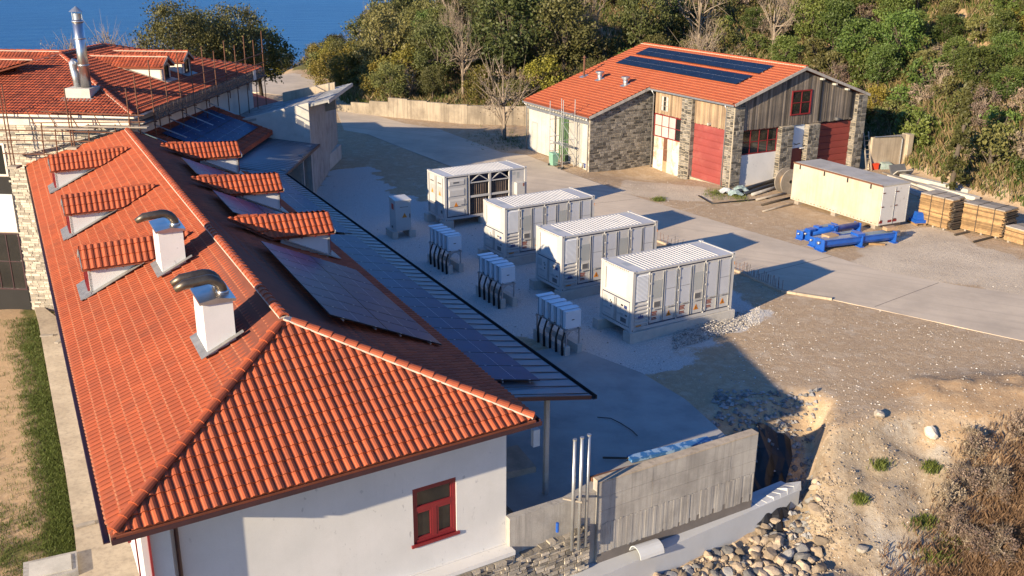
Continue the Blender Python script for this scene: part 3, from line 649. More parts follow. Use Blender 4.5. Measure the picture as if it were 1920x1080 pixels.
# dormers
def dormer(a0, side, k):
    B = (lambda b: b) if side < 0 else (lambda b: 11.35-b)       # b measured from its own eave
    sb = 1 if side < 0 else -1
    f_ = (lambda a, b, z: FA(a, B(b), z)); lean = -.55 if side < 0 else -.05
    bf, bk, hw, ze_, zr0, zr1 = .93, 4.95, .92, 6.2, 6.62, 7.04
    zb = lambda b: 4.6+.5013*b if side < 0 else 4.6+.474*b
    d = MB(); pf = f_(a0, bf, zr0); pb = f_(a0+lean, bk, zr1); eb = (ze_-4.6)/(.5013 if side < 0 else .474)+.12
    sl = []
    for s in (-1, 1):
        pl = [f_(a0+s*hw, bf, ze_), f_(a0+s*hw+lean*.2, eb, ze_+.06), pb, pf]; sl.append(pl); d.ext([p-Z*.05 for p in pl], -Z*.05)
    dm = d.build('dormer', 'deck', A)
    for pl in sl: tiles(pl, pl[1]-pl[0], pl[0], 'tile', dm, name='tile_field')
    ridge(pf, pb-nz(pb-pf)*.15, 'tile', dm, r=.11, step=.36, mort=False)
    ck = MB()
    for s in (-1, 1):
        a = a0+s*.76; ck.ext([f_(a, 1.1, zb(1.1)-.1), f_(a, 3.1, zb(3.1)-.1), f_(a, 3.05, ze_+.08), f_(a, 1.1, ze_+.02)], UA*(-s*.12))
    ck.build('cheek', 'plaster', dm)
    gb = MB(); gb.ext([f_(a0-.76, 1.1, zb(1.1)-.15), f_(a0+.76, 1.1, zb(1.1)-.15), f_(a0+.76, 1.1, ze_), f_(a0, 1.1, zr0-.12), f_(a0-.76, 1.1, ze_)], NA*(sb*.1)); gb.build('gable', 'plaster', dm)
    fw = Fr(f_(a0, 1.1, 0), ex=-UA if side < 0 else UA, ey=NA*sb); q = -1 if side < 0 else 1
    window(dm, fw, -.55, .55, 5.25, 6.0, -.06)
    vg = MB(); vg.beam(f_(a0-hw, bf-.02, ze_-.02), pf+Z*.0-NA*sb*.02, .03, .16); vg.beam(f_(a0+hw, bf-.02, ze_-.02), pf-NA*sb*.02, .03, .16); vg.build('verge', 'flashing' if side < 0 else 'plaster', dm)
    fl = MB()
    for s in (-1, 1):
        a = a0+s*.90; fl.ext([f_(a-.13, .85, zb(.85)+.075), f_(a+.13, .85, zb(.85)+.075), f_(a+.13, 3.0, zb(3.0)+.08), f_(a-.13, 3.0, zb(3.0)+.08)], Z*.02)
    fl.ext([f_(a0-.95, .72, zb(.72)+.08), f_(a0+.95, .72, zb(.72)+.08), f_(a0+.95, 1.1, zb(1.1)+.08), f_(a0-.95, 1.1, zb(1.1)+.08)], Z*.03); fl.build('flashing', 'flashing', dm)
    tg = MB()
    for i in range(4):
        for s in (-1, 1): b = bf+.25+i*.55; tg.beam(f_(a0+s*.72, b, ze_-.02), f_(a0+s*.93, b, ze_-.13+.05), .06, .07)
    tg.build('rafter_end', 'red_paint', dm)
for i, a in enumerate((16.45, 24.85, 34.2)): dormer(a, -1, i)
for i, a in enumerate((17.2, 25.1, 33.9)): dormer(a, 1, i)
# chimneys
def chimney(a0, a1, pipes):
    b0, b1, zt = 3.34, 4.16, 7.80; mb = MB(); mb.bx(FA, a0, a1, b0, b1, 5.9, zt); ch = mb.build('chimney', 'plaster', A)
    c = MB(); c.bx(FA, a0-.09, a1+.09, b0-.09, b1+.09, zt, zt+.07); c.ext([FA(a0-.09, b0-.09, zt+.07), FA(a0-.09, b1+.09, zt+.07), FA(a0-.09, b0+.41, zt+.15)], UA*(a1-a0+.18)); c.build('cap', 'chrome', ch)
    for p in pipes:
        path = [FA(p, b0+.66-.36*math.cos(w)*0-.42*(1-math.cos(w)), zt+.12+.42*math.sin(w)) for w in (0, .3, .6, .9, 1.2, 1.5)]
        path = [FA(p, b0+.66, zt+.05)]+path+[FA(p, b0-.35, zt+.48), FA(p, b0-.62, zt+.36)]
        t = MB(); t.tube(path, [.145]*(len(path)-1)+[.09], 14); t.build('flue_bend', 'bronze_pipe', ch, smooth=True)
        t = MB(); t.tube([FA(p, b0+.66, zt+.10), FA(p, b0+.66, zt+.17)], .18, 14); t.build('flue_collar', 'chrome', ch, smooth=True)
    s = MB()
    for x0, x1, y0, y1 in ((a0-.18, a1+.16, b0-.2, b0), (a0-.18, a0, b0, b1+.2), (a1, a1+.16, b0, b1+.2)):
        s.ext([FA(x0, y0, zs(y0)+.085), FA(x1, y0, zs(y0)+.085), FA(x1, y1, zs(y1)+.085), FA(x0, y1, zs(y1)+.085)], Z*.02)
    s.build('flashing', 'flashing', ch)
chimney(13.35, 14.75, (13.85,)); chimney(5.45, 6.95, (5.95, 6.5))
# masonry under the white wall and on to the retaining wall
pl = thing('stone_plinth_wall', 'rough pale stone wall at the foot of the white gable end', 'stone wall', (FW(10, 0)[0], FW(10, 0)[1], -3.))
mb = MB(); mb.bx(FW, 5.5, 11.25, -.45, -.045, -3.4, -.33); mb.ext([FW(11.25, -.45, -3.4), FW(14.0, -.45, -3.4), FW(14.0, -.45, -.38), FW(11.25, -.45, -.60)], FW.ey*.5); core = mb.build('wall_core', 'mortar_pale', pl)
masonry(FW(0, -.45), FW.ex, -FW.ey, 5.5, 14.0, -3.4, -.3, pl, 'stone_rough', hr=(.06, .15), lr=(.14, .46), nind=280, proud=.10, gap=.02, ztop=lambda s: -.33 if s < 11.25 else -.60+.22*(s-11.25)/2.75)
tp = MB(); s = 11.3
while s < 13.9:
    l = rnd.uniform(.2, .4); z0 = -.60+.22*(s-11.25)/2.75; tp.bx(FW, s, s+l-.02, -.48, .0, z0, z0+rnd.uniform(.05, .14), rnd.random()); s += l
tp.build('coping_stones', 'stone_rough', pl, kind='stuff')
MB().bx(FW, 5.4, 11.24, -.50, -.05, -.33, -.19).build('ledge', 'plaster', pl)
# lean-to roof of metal sheet along the far side
Ci, Co = [E2+UA*1.9+v3(0, 0, -.16), E2+UA*37.2+v3(0, 0, -.16)], [v3(2.52, 28.3, 3.78), v3(-14., 59.6, 3.78)]
cn = thing('lean_to_roof', 'long dark metal lean-to roof with solar panels beside the orange roof', 'canopy', (Co[0][0], Co[0][1], .8))
mb = MB(); mb.ext([Ci[0]-NA*.3, Co[0], Co[1], Ci[1]-NA*.3], v3(0, 0, -.06)); mb.build('sheet', 'metal_roof', cn)
nR = 58
for i in range(nR):
    t = (i+.3)/nR; p = Ci[0]*(1-t)+Ci[1]*t; q = Co[0]*(1-t)+Co[1]*t; MB().beam(p+Z*.008, q+Z*.008, .03, .022).build('seam', 'seam_metal', cn)
gutter_line(Co[0]+v3(0, 0, -.1)-UA*.1, Co[1]+v3(0, 0, -.1), NA, cn, 'black')
MB().beam(Ci[0]-v3(0, 0, .06), Co[0]-v3(0, 0, .06), .05, .13).build('edge_trim', 'gutter', cn)
for i in range(8):
    t = (i*.14)+.012; p = (Ci[0]*.62+Co[0]*.38)*(1-t)+(Ci[1]*.62+Co[1]*.38)*t
    if i == 0: p = v3(1.12, 28.15, 4.)
    MB().beam(v3(p[0], p[1], float(H(p[0], p[1]))-.2), v3(p[0], p[1], 3.95), .14, .14, up=UA).build('post', 'concrete', cn)
bm_ = MB(); bm_.beam((Ci[0]*.5+Co[0]*.5)-Z*.16+UA*.3, (Ci[1]*.5+Co[1]*.5)-Z*.16, .1, .16); bm_.build('beam', 'gutter', cn)
# solar arrays on the long house
eb = nz(Co[0]-Ci[0]-((Co[0]-Ci[0])@UA)*UA)
q0 = Ci[0]+UA*1.15+eb*.05
solar_array(q0, UA, eb, 15, 1, 1.19, 1.76, 'row of blue solar panels on the lean-to roof, near part below the largest roof array')
solar_array(q0+UA*(15*1.21+.45), UA, eb, 12, 1, 1.19, 1.76, 'row of blue solar panels on the lean-to roof, part beside the dormers')
er = nz(v3(*(NA*1.0))*1+Z*-.474)
def rs(a, b): return FA(a, b, 4.6+.474*(11.35-b))
ex_ = nz(rs(14, 6.95)-rs(5.55, 6.95)); ey_ = nz(rs(6.75, 10.7)-rs(5.55, 6.95)); ey_ = nz(rs(6.0, 10.7)-rs(5.7, 6.95))
solar_array(rs(5.75, 6.95), ex_, ey_, 8, 2, 1.05, 2.04, 'solar array of sixteen dark panels on the shaded slope by the hip')
solar_array(rs(18.9, 6.95), ex_, ey_, 4, 2, 1.05, 2.04, 'solar array on the shaded slope between the first and second dormer')
solar_array(rs(26.8, 6.95), ex_, ey_, 4, 2, 1.05, 2.04, 'solar array on the shaded slope between the second and third dormer')
# ================================================================ the stone house at the back
Bh = thing('stone_house', 'tall pale stone house with a hipped orange roof and a steel flue', 'house', (-25, 58, -4.6))
FB = Fr((-29., 57.9, 0), yaw=-4.5)         # front wall line, ex to the right, ey away
KR = 6.7                                    # right corner of the wall
zeB = 7.8
fB = FB; pk = lambda a, b, z: fB(a, b, z)
LB, WB = -8.9, 21.5                       # left end and depth of the house
ov = .65
c1, c2, c3, c4 = pk(LB-ov, -ov, zeB), pk(KR+ov, -ov, zeB), pk(KR+ov, WB+ov, zeB), pk(LB-ov, WB+ov, zeB)
hw_ = (KR-LB)/2+ov; pit = .29; zrB = zeB+hw_*pit
ra, rb = pk((KR+LB)/2, -ov+hw_, zrB), pk((KR+LB)/2, WB+ov-hw_, zrB)
w_ = MB(); w_.ext([pk(LB, .02, -4.8), pk(KR, .02, -4.8), pk(KR, WB, -4.8), pk(LB, WB, -4.8)], v3(0, 0, 4.8+7.7)); wB = w_.build('wall', 'mortar_pale', Bh)
w2 = MB(); w2.bx(FB, LB-.05, KR+.05, -.09, .03, 7.0, 7.7); w2.bx(FB, KR, KR+.06, .0, WB, 3., 7.7); w2.build('plaster_band', 'plaster_warm', wB)
dk = MB()
for P_ in ([c1, c2, ra], [c2, c3, rb, ra], [c3, c4, rb], [c4, c1, ra, rb]): dk.ext([p-Z*.06 for p in P_], v3(0, 0, -.12))
rfB = dk.build('roof', 'deck', Bh)
tiles([c1, c2, ra], c2-c1, c1, 'tile_old', rfB); tiles([c2, c3, rb, ra], c3-c2, c2, 'tile_old', rfB); tiles([c4, c1, ra, rb], c4-c1, c1, 'tile_old', rfB)
for p, q in ((c1, ra), (c2, ra), (ra, rb), (c3, rb), (c4, rb)): ridge(p, q, 'tile_old', rfB, step=.42)
holes = [(-3, -.93, -3.3, .05), (-3, -1.02, .05, 2.75), (-3, -1.02, 2.75, 5.9)]
masonry(FB(0, -.0), FB.ex, -FB.ey, -4.5, KR, -4.7, 7.05, wB, 'stone_pale', hr=(.09, .19), lr=(.20, .60), nind=280, proud=.035, gap=.014, holes=[(-9, -1.05, -4.8, 5.9)])
fa_ = MB(); fa_.beam(c1-Z*.13, c2-Z*.13, .08, .12); fa_.beam(c2-Z*.13, c3-Z*.13, .08, .12); fa_.build('fascia', 'plaster_warm', Bh)
window(Bh, FB, -4.4, -1.10, 3.9, 5.9, -.05, frame='plaster_warm', cols=3, rows=1, w=.12)
MB().bx(FB, -4.4, -1.08, -.03, .02, 2.8, 3.85).build('dark_panel', 'dark_inside', Bh); MB().bx(FB, -4.4, -1.08, -.12, .0, .45, 2.8).build('white_spandrel', 'plaster', Bh)
window(Bh, FB, -4.4, -1.10, -3.3, .36, -.04, frame='gutter', cols=4, rows=2, w=.08)
MB().bx(FB, -4.4, -1.08, -.05, .0, -4.7, -3.3).build('base_panel', 'dark_inside', Bh)
# dormers of the stone house
def bdormer(yb, s, o0, zr_, ze_, hw=.9):
    cx = KR if s > 0 else LB; sg = -s
    q = lambda off, y, z: pk(cx+sg*off, y, z)        # off: distance in from the wall
    zc = lambda o: zeB+(o+ov)*pit; ob = (ze_-zeB)/pit-ov; rbk = (zr_-zeB)/pit-ov
    d = MB(); pls = []
    for w in (-1, 1):
        P_ = [q(o0-.25, yb+w*hw, ze_), q(ob+.1, yb+w*hw, ze_), q(rbk+.1, yb, zr_), q(o0-.25, yb, zr_)]; pls.append(P_); d.ext([p-Z*.06 for p in P_], v3(0, 0, -.07))
    dm = d.build('dormer', 'deck', Bh)
    for P_ in pls: tiles(P_, P_[1]-P_[0], P_[0], 'tile_old', dm)
    ridge(pls[0][3], pls[0][2], 'tile_old', dm, r=.11, step=.42)
    c = MB()
    for w in (-1, 1): c.ext([q(o0, yb+w*(hw-.2), zc(o0)-.1), q(ob+.1, yb+w*(hw-.2), ze_-.12), q(o0, yb+w*(hw-.2), ze_)], fB.ey*(-w*.1))
    c.ext([q(o0, yb-hw+.2, zc(o0)-.1), q(o0, yb+hw-.2, zc(o0)-.1), q(o0, yb+hw-.2, ze_), q(o0, yb, zr_-.08), q(o0, yb-hw+.2, ze_)], fB.ex*(sg*.1)); c.build('cheek', 'plaster_warm', dm)
    fw = Fr(q(o0, yb, 0), ex=fB.ey*s, ey=-fB.ex*s); window(dm, fw, -.34, .34, zc(o0)+.1, ze_+.05, -.04, frame='gutter', cols=1, rows=1, w=.07)
    v = MB(); v.beam(pls[0][0], pls[0][3], .04, .16); v.beam(pls[1][0], pls[1][3], .04, .16); v.build('verge', 'flashing', dm)
    f = MB(); f.ext([q(o0-.45, yb-hw, zc(o0-.45)+.08), q(o0-.45, yb+hw, zc(o0-.45)+.08), q(o0, yb+hw, zc(o0)+.08), q(o0, yb-hw, zc(o0)+.08)], Z*.02)
    f.ext([q(o0, yb-hw, zc(o0)+.08), q(o0, yb-hw+.25, zc(o0)+.08), q(ob, yb-hw+.25, zc(ob)+.08), q(ob, yb-hw, zc(ob)+.08)], Z*.02); f.build('flashing', 'flashing', dm)
for px_, py_ in ((313, 150), (350.5, 138.5)):
    b0_ = onp(px_, py_, (c2, c3, ra))-FB.o; off_ = KR-b0_@FB.ex; bdormer(b0_@FB.ey, 1, off_, b0_[2]+1.5, b0_[2]+.95)
bdormer(4.6, -1, 1.6, 10.2, 9.65); bdormer(9.5, -1, 1.6, 10.2, 9.65)
# flue on its block
fb0 = onp(146, 186, (c1, c2, ra)); FF = Fr((fb0[0], fb0[1], 0), yaw=-4.5)
bz = fb0[2]; fl = thing('flue_stack', 'shiny steel flue on a concrete block on the stone house roof', 'flue', (fb0[0], fb0[1], bz-.4))
MB().bx(FF, -.72, .78, 0, 1.35, bz-.5, bz+.62).build('block', 'concrete_pale', fl)
s = MB(); s.ext([FF(-.95, -.25, bz-.07), FF(1.0, -.25, bz-.07), FF(1.0, .0, bz+.05), FF(-.95, .0, bz+.05)], Z*.03); s.build('flashing', 'flashing', fl)
zt = bz+.62; t = MB(); t.tube([FF(.30, .62, zt), FF(.30, .62, zt+3.9)], .30, 20); t.build('pipe', 'chrome', fl, smooth=True)
for z in (1.25, 2.8, 3.75): MB().tube([FF(.30, .62, zt+z), FF(.30, .62, zt+z+.09)], .325, 20).build('band', 'galv', fl, smooth=True)
t = MB(); t.tube([FF(.30, .62, zt+3.9), FF(.30, .62, zt+4.25)], .22, 16); t.tube([FF(.30, .62, zt+4.35), FF(.30, .62, zt+4.65)], [.42, .03], 16); t.build('rain_cap', 'galv', fl)
for a in range(3): MB().beam(FF(.30+.3*math.cos(a*2.1), .62+.3*math.sin(a*2.1), zt+3.9), FF(.30+.3*math.cos(a*2.1), .62+.3*math.sin(a*2.1), zt+4.4), .025, .025).build('strut', 'galv', fl)
t = MB(); t.tube([FF(-.28, .7, zt-.3), FF(-.30, .7, zt+.45), FF(-.32, .7, zt+.75), FF(-.42, .75, zt+1.0), FF(-.38, .75, zt+1.35), FF(-.25, .72, zt+1.55)], [.2, .2, .24, .2, .26, .2], 12); t.build('duct_bend', 'galv', fl, smooth=True)
# annex roof below the scaffold, with its array
AN = [v3(-17.4, 59.5, 4.6), v3(-17.0, 70.3, 4.6), v3(-22.4, 70.5, 6.55), v3(-22.6, 56.6, 6.6), v3(-18.4, 57.4, 5.0)]
an = thing('annex', 'low annex with a dark red tile roof beside the scaffolded eave', 'building', (-19, 64, 0))
d = MB(); P4 = [v3(-17.4, 58.2, 4.6), v3(-17.0, 70.3, 4.6), v3(-22.4, 70.5, 6.55), v3(-22.75, 57., 6.55)]; d.ext([p-Z*.07 for p in P4], v3(0, 0, -.14)); ar = d.build('roof', 'deck', an)
tiles(P4, P4[1]-P4[0], P4[0], 'tile_old', ar)
MB().ext([v3(-22., 58.4, -.5), v3(-18.1, 58.6, -.5), v3(-17.8, 69.9, -.5), v3(-22., 69.9, -.5)], v3(0, 0, 4.9)).build('wall', 'concrete_pale', an)
f_ = MB(); f_.beam(P4[0]-Z*.12, P4[1]-Z*.12, .1, .24); f_.beam(P4[1]-Z*.12, P4[2]-Z*.12, .08, .22); f_.build('fascia', 'tile_old', an)
ea = nz(P4[1]-P4[0]); ebn = nz(P4[0]-P4[3]-((P4[0]-P4[3])@ea)*ea)
solar_array(P4[3]+ea*2.9+ebn*1.35, ea, ebn, 8, 2, 1.12, 1.72, 'blue solar array on the annex roof beneath the scaffolding')
# wide metal canopy past the annex
cw = thing('metal_canopy', 'flat ribbed metal canopy between the annex and the concrete wall', 'canopy', (-15, 66, 0))
Q = [v3(-17.9, 59.6, 4.32), v3(-14., 59.65, 3.74), v3(-13.65, 69.2, 3.74), v3(-17.5, 69.5, 4.15)]
MB().ext(Q, v3(0, 0, -.08)).build('sheet', 'metal_roof', cw)
for i in range(22):
    t = (i+.5)/22; p = Q[0]*(1-t)+Q[3]*t; q = Q[1]*(1-t)+Q[2]*t; MB().beam(p+Z*.008, q+Z*.008, .03, .022).build('seam', 'seam_metal', cw)
MB().beam(Q[1]-Z*.06, Q[2]-Z*.06, .12, .16).build('edge_trim', 'gutter', cw)
for x, y in ((-14.3, 60.6), (-14.1, 65.), (-14.2, 68.2)): MB().bx(Fr((x, y, 0)), -.14, .14, -.14, .14, -.3, 3.85).build('post', 'concrete', cw)
MB().bx(ID, -17.7, -17.5, 60, 69.4, -.3, 4.1).build('back_wall', 'concrete', cw); MB().bx(ID, -17.49, -17.42, 66.5, 68.1, 0, 2.4).build('red_panel', 'red_paint', cw)
# concrete shed with a sloping slab roof
cs = thing('concrete_shed', 'tall board-marked concrete shed with a grey mono-pitch roof', 'building', (-17, 80, 0))
mb = MB(); mb.ext([v3(-22.5, 69.9, -.3), v3(-14.3, 69.4, -.3), v3(-14.3, 69.4, 6.62), v3(-18.6, 69.65, 5.55), v3(-22.5, 69.9, 4.55)], v3(0, .3, 0)); mb.build('lit_wall', 'concrete_pale', cs)
mb = MB(); mb.ext([v3(-14.3, 69.7, -.3), v3(-14.8, 83., -.3), v3(-14.8, 83., 6.2), v3(-14.3, 69.7, 6.5)], v3(-.3, 0, 0)); mb.build('side_wall', 'concrete', cs)
for i in range(4):
    for z0, z1 in ((.9, 3.2), (3.21, 5.5)): MB().bx(Fr((-14.3, 69.7, 0), ex=v3(-.5, 13.3, 0)), .05+i*3.2, 3.23+i*3.2, -.012, 0, z0, z1).build('cast_panel', 'concrete', cs)
k0, k1 = at(616, 189, 6.75), at(661, 157, 6.75); sl = .255; lw = 10.3
q0_, q1_ = v3(k0[0], k0[1], 6.66), v3(k1[0], k1[1], 6.66); ed = nz(v3(-1., .02, -sl))
mb = MB(); mb.ext([q0_, q0_+ed*lw, q1_+ed*lw, q1_], v3(0, 0, .14)); rr = mb.build('roof_slab', 'slate_roof', cs)
ev = q1_-q0_; Lr = np.linalg.norm(ev); ev = ev/Lr; nrm = nz(np.cross(ed, ev)); nrm = nrm if nrm[2] > 0 else -nrm
sh = MB()
for i in range(25):
    for j in range(int(Lr/.42)):
        p = q0_+Z*.145+ed*(i*.41)+ev*(j*.42); sh.hexa([p, p+ed*.4, p+ed*.4+ev*.4, p+ev*.4, p+nrm*.012, p+ed*.4+nrm*.035, p+ed*.4+ev*.4+nrm*.035, p+ev*.4+nrm*.012], rnd.random())
sh.build('roof_slates', 'slate_roof', rr, kind='stuff')
MB().beam(q0_+Z*.02, q1_+Z*.02, .06, .22).build('roof_edge', 'sheet_white', rr)
p0_, p1_ = at(567, 172, 6.6), at(627, 157, 6.95); MB().ext([v3(p1_[0], p1_[1], 5.), v3(p0_[0]-2, p1_[1]+.2, 4.), v3(p0_[0]-2, p1_[1]+.2, 6.2), v3(p1_[0], p1_[1], 7.05)], v3(0, .3, 0)).build('parapet', 'concrete_tan', cs)
g0_, g1_ = at(592, 341, 0), at(637, 297, 0); MB().beam(g0_+Z*.45, g1_+Z*.45, .35, 1.5).build('plinth', 'concrete_pale', cs)
MB().ext([v3(-24.2, 71.2, 3.6), v3(-19.4, 69.0, 4.0), v3(-19.4, 69.0, 5.1), v3(-24.2, 71.2, 4.5)], v3(0, .5, 0)).build('sloping_beam', 'concrete_pale', cs)
# low white house end with a red shutter between the scaffold and the shed
wh = thing('white_outbuilding', 'low white outbuilding with a red shutter and dark roof behind the scaffold', 'building', (-24, 82, 0))
MB().ext([v3(-29, 84, -.5), v3(-20.4, 83.6, -.5), v3(-20.4, 83.6, 3.3), v3(-24.8, 83.8, 4.7), v3(-29, 84, 4.5)], v3(0, 5, 0)).build('wall', 'plaster', wh)
MB().bx(ID, -24.6, -22.6, 83.55, 83.68, 1.2, 4.05).build('shutter', 'door_dark', wh)
MB().ext([v3(-29.2, 83.4, 4.65), v3(-24.8, 83.3, 4.85), v3(-19.6, 83.1, 3.2), v3(-19.6, 89, 3.2), v3(-24.8, 89, 4.85), v3(-29.2, 89, 4.65)], Z*.12).build('roof', 'tile_old', wh)
# scaffolding round the eaves of the stone house
sc = thing('scaffolding', 'rusty tube scaffolding with mesh guards round the stone house eaves', 'scaffolding', (-20, 62, 4))
def tub(p, q, r=.035, name='tube', m_='rust'): MB().tube([p, q], r, 6).build(name, m_, sc)
yy = [i*2.05 for i in range(12)]
for i, y in enumerate(yy):
    zl = 5.6 if y < 14 else 2.
    tub(pk(KR+1.05, -.9+y, zl), pk(KR+1.05, -.9+y, zeB+2.4+(.5 if i % 2 else 0)), name='standard')
    if i % 2 == 0: tub(pk(KR+.45, -.9+y, 6.4), pk(KR+.45, -.9+y, zeB-.2), name='standard')
    tub(pk(KR+.2, -.9+y, 7.15), pk(KR+1.2, -.9+y, 7.15), name='transom')
for z in (7.2, 8.3, 9.0): tub(pk(KR+1.05, -1., z), pk(KR+1.05, yy[-1]-.9, z), name='ledger')
for i in range(11):
    if i in (0,): continue
    for k in range(3):
        p0 = pk(KR+1.10, -.85+yy[i]+k*.67, 7.28+rnd.uniform(-.05, .05)); MB().ext([p0, p0+fB.ey*.62, p0+fB.ey*.62+Z*.72, p0+Z*.72], fB.ex*.01).build('guard_panel', 'mesh_guard' if rnd.random() < .9 else 'plaster_warm', sc)
for i in range(12):
    MB().bx(FB, KR+.35, KR+1.0, -1+i*1.95, .93+i*1.95, 7.2, 7.26, rnd.random()).build('deck_board', 'timber_grey', sc)
for i in range(6):
    x = KR+.1; y = .2+i*2.2; p = pk(KR+.4, y, 6.15-.0*i); q = pk(KR+2.2, y+.4, 5.9); MB().beam(p+Z*.6, q, .12, .05, rnd.random()).build('prop_board', 'galv' if i % 2 else 'teal_metal', sc)
# front of the stone house
for s_, zb, zt in ((-.15, 4.85, 9.3), (.05, 4.85, 9.5), (3.7, 6.0, 9.4), (3.85, 6.0, 8.0), (7.3, 6.9, 9.4)): tub(pk(s_, -1.15, zb), pk(s_, -1.15, zt), name='standard')
for s_, zb in ((0., 4.72), (3.8, 5.93)): MB().bx(FB, s_-.3, s_+.3, -1.45, -.85, zb-.05, zb+.09).build('foot_board', 'timber_grey', sc)
for z, a, b in ((5.5, -.6, 4.4), (6.2, -1.3, 7.6), (6.85, -1.2, 7.6), (7.35, 1.4, 8.2), (7.95, 2.1, 8.2)): tub(pk(a, -1.12, z+rnd.uniform(-.15, .15)), pk(b, -1.12, z+rnd.uniform(-.1, .25)), name='ledger')
for a in (1.8, 2.6, 4.6, 6.2): tub(pk(a, -.9, 5.4), pk(a+.1, -.9, 7.3), name='standard')
for a in (1.7, 2.9, 4.2, 5.6): tub(pk(a, -1.1, 7.1), pk(a-.5, -1.1, 8.1), r=.025, name='brace')
for i, (a, b) in enumerate(((2.2, 5.2), (4.6, 8.3))): MB().bx(FB, a, b, -1.3+.1*i, -.75, 7.02+.14*i, 7.09+.14*i).build('deck_board', 'timber_grey', sc)
for i in range(7):
    a = -.2+i*1.15; z = 5.02+.30*i; MB().beam(pk(a, -.35, z+.25), pk(a+1.12, -.35, z+.5), .32, .05).build('lead_flashing', 'flashing', roofA)
# retaining wall along the foot of the hill
bw = thing('hill_retaining_wall', 'long weathered tan concrete retaining wall at the foot of the wooded hill', 'wall', (-5, 100, 0))
pts = [(-19.5, 107.5), (-13, 103.4), (-4.6, 99.4), (4, 98.2), (12, 97.6), (22, 96)]
for i, ((x0, y0), (x1, y1)) in enumerate(zip(pts[:-1], pts[1:])):
    L_ = math.hypot(x1-x0, y1-y0); n_ = max(1, round(L_/2.6)); d = v3(x1-x0, y1-y0, 0)/n_
    for k in range(n_):
        p = v3(x0, y0, -.3)+d*k; h = 1.95+.05*math.sin(i*2.1+k*1.3)+(-1.2+.38*k if i == 0 else 0)
        MB().ext([p+d*.004, p+d*.996, p+d*.996+Z*(h+.3), p+d*.004+Z*(h+.3+rnd.uniform(-.18, .05))], nz(v3(-d[1], d[0], 0))*.35).build('wall_panel', 'concrete_old', bw)
# ================================================================ the hall with stone piers
ho = v3(16.06, 71.83, 0); h1 = v3(math.cos(R(119.6)), math.sin(R(119.6)), 0); h2 = v3(h1[1], -h1[0], 0)
FH = Fr(ho, ex=h1, ey=h2); FF_ = Fr(FH(0, .35), ex=h1, ey=h2); FG = Fr(FH(.35, 0), ex=h2, ey=h1); FWg = Fr(FH(0, -5.5), ex=h1, ey=h2)
hl = thing('workshop_hall', 'big stone and timber workshop with an orange gabled roof and red roller doors', 'building', FH(8, 5))
zh = lambda b: 6.31+.338*b if b <= 6.72 else 8.58-.338*(b-6.72)
rp = lambda a, b: FH(a, b, zh(b))
pl1 = [rp(0, 0), rp(10.17, 0), rp(10.17, 6.72), rp(0, 6.72)]; pl2 = [rp(10.17, -5.8), rp(20.46, -5.8), rp(20.46, 6.72), rp(10.17, 6.72)]; pl3 = [rp(0, 6.72), rp(20.46, 6.72), rp(20.46, 13.91), rp(0, 13.91)]
d = MB()
for P_ in (pl1, pl2, pl3): d.ext([p-Z*.05 for p in P_], -Z*.13)
rh = d.build('roof', 'deck', hl)
for P_ in (pl1, pl2, pl3): tiles(P_, h1, rp(0, 0) if P_ is not pl3 else rp(0, 13.91), 'tile_hall', rh, w=1.15, g=1.05, h=.75, lit_lip=P_ is not pl3)
ridge(rp(-.02, 6.72), rp(20.46, 6.72), 'tile_hall', rh, step=.42)
bg = MB(); ov_ = -.0
for b0, b1 in ((0, 6.72), (6.72, 13.91)): bg.beam(FH(-.02, b0, zh(b0)-.08), FH(-.02, b1, zh(b1)-.08), .07, .20)
bg.beam(FH(10.15, -5.8, zh(-5.8)-.1), FH(10.15, 0, zh(0)-.1), .07, .2); bg.build('bargeboard', 'concrete', hl)
gutter_line(FH(0, 0, 6.31-.2), FH(10.17, 0, 6.31-.2), -h2, hl, 'galv'); gutter_line(FH(10.17, -5.8, zh(-5.8)-.2), FH(20.46, -5.8, zh(-5.8)-.2), -h2, hl, 'galv')
# solid core walls
cw_ = MB(); cw_.ext([FH(.75, .75, -.6), FH(10.9, .75, -.6), FH(10.9, -5., -.6), FH(20., -5., -.6), FH(20., 13.3, -.6), FH(.75, 13.3, -.6)], v3(0, 0, 4.6)); cw_.build('core', 'dark_inside', hl)
g_ = MB(); g_.ext([FH(.6, .4, 4.0), FH(.6, 13.4, 4.0), FH(.6, 13.4, zh(13.4)-.22), FH(.6, 6.72, zh(6.72)-.22), FH(.6, .4, zh(.4)-.22)], h1*.2); g_.build('gable_backing', 'dark_inside', hl)
hi = 0
def pier(s0, s1, z1, fr, n_, ind, y=0., dep=.5, z0=-.6, sides=True):
    p = thing_part = MB().bx(fr, s0, s1, y, y+dep, z0, z1).build('pier', 'mortar_hall', hl)
    masonry(fr(0, y), fr.ex, -fr.ey, s0, s1, z0, z1, p, 'stone_dark', hr=(.16, .28), lr=(.25, .55), nind=ind)
    if sides:
        for s, sg in ((s0, -1), (s1, 1)): masonry(fr(s, y), fr.ey, fr.ex*sg, 0, dep, z0, z1, p, 'stone_dark', hr=(.16, .28), lr=(.25, .5))
    return p
pier(.3, 1.05, 6.05, FF_, 0, 18, y=-.12); pier(4.95, 6.12, 5.98, FF_, 0, 20, y=-.25, dep=.5)
pier(.23, 1.2, 6.15, FG, 0, 30, y=-.12, dep=.3, sides=False); pier(4.86, 6.1, 4.25, FG, 0, 24, y=-.3, dep=.6); pier(7.66, 8.86, 4.2, FG, 0, 24, y=-.3, dep=.6); pier(12.72, 13.75, 6.15, FG, 0, 30, y=-.3, dep=.6)
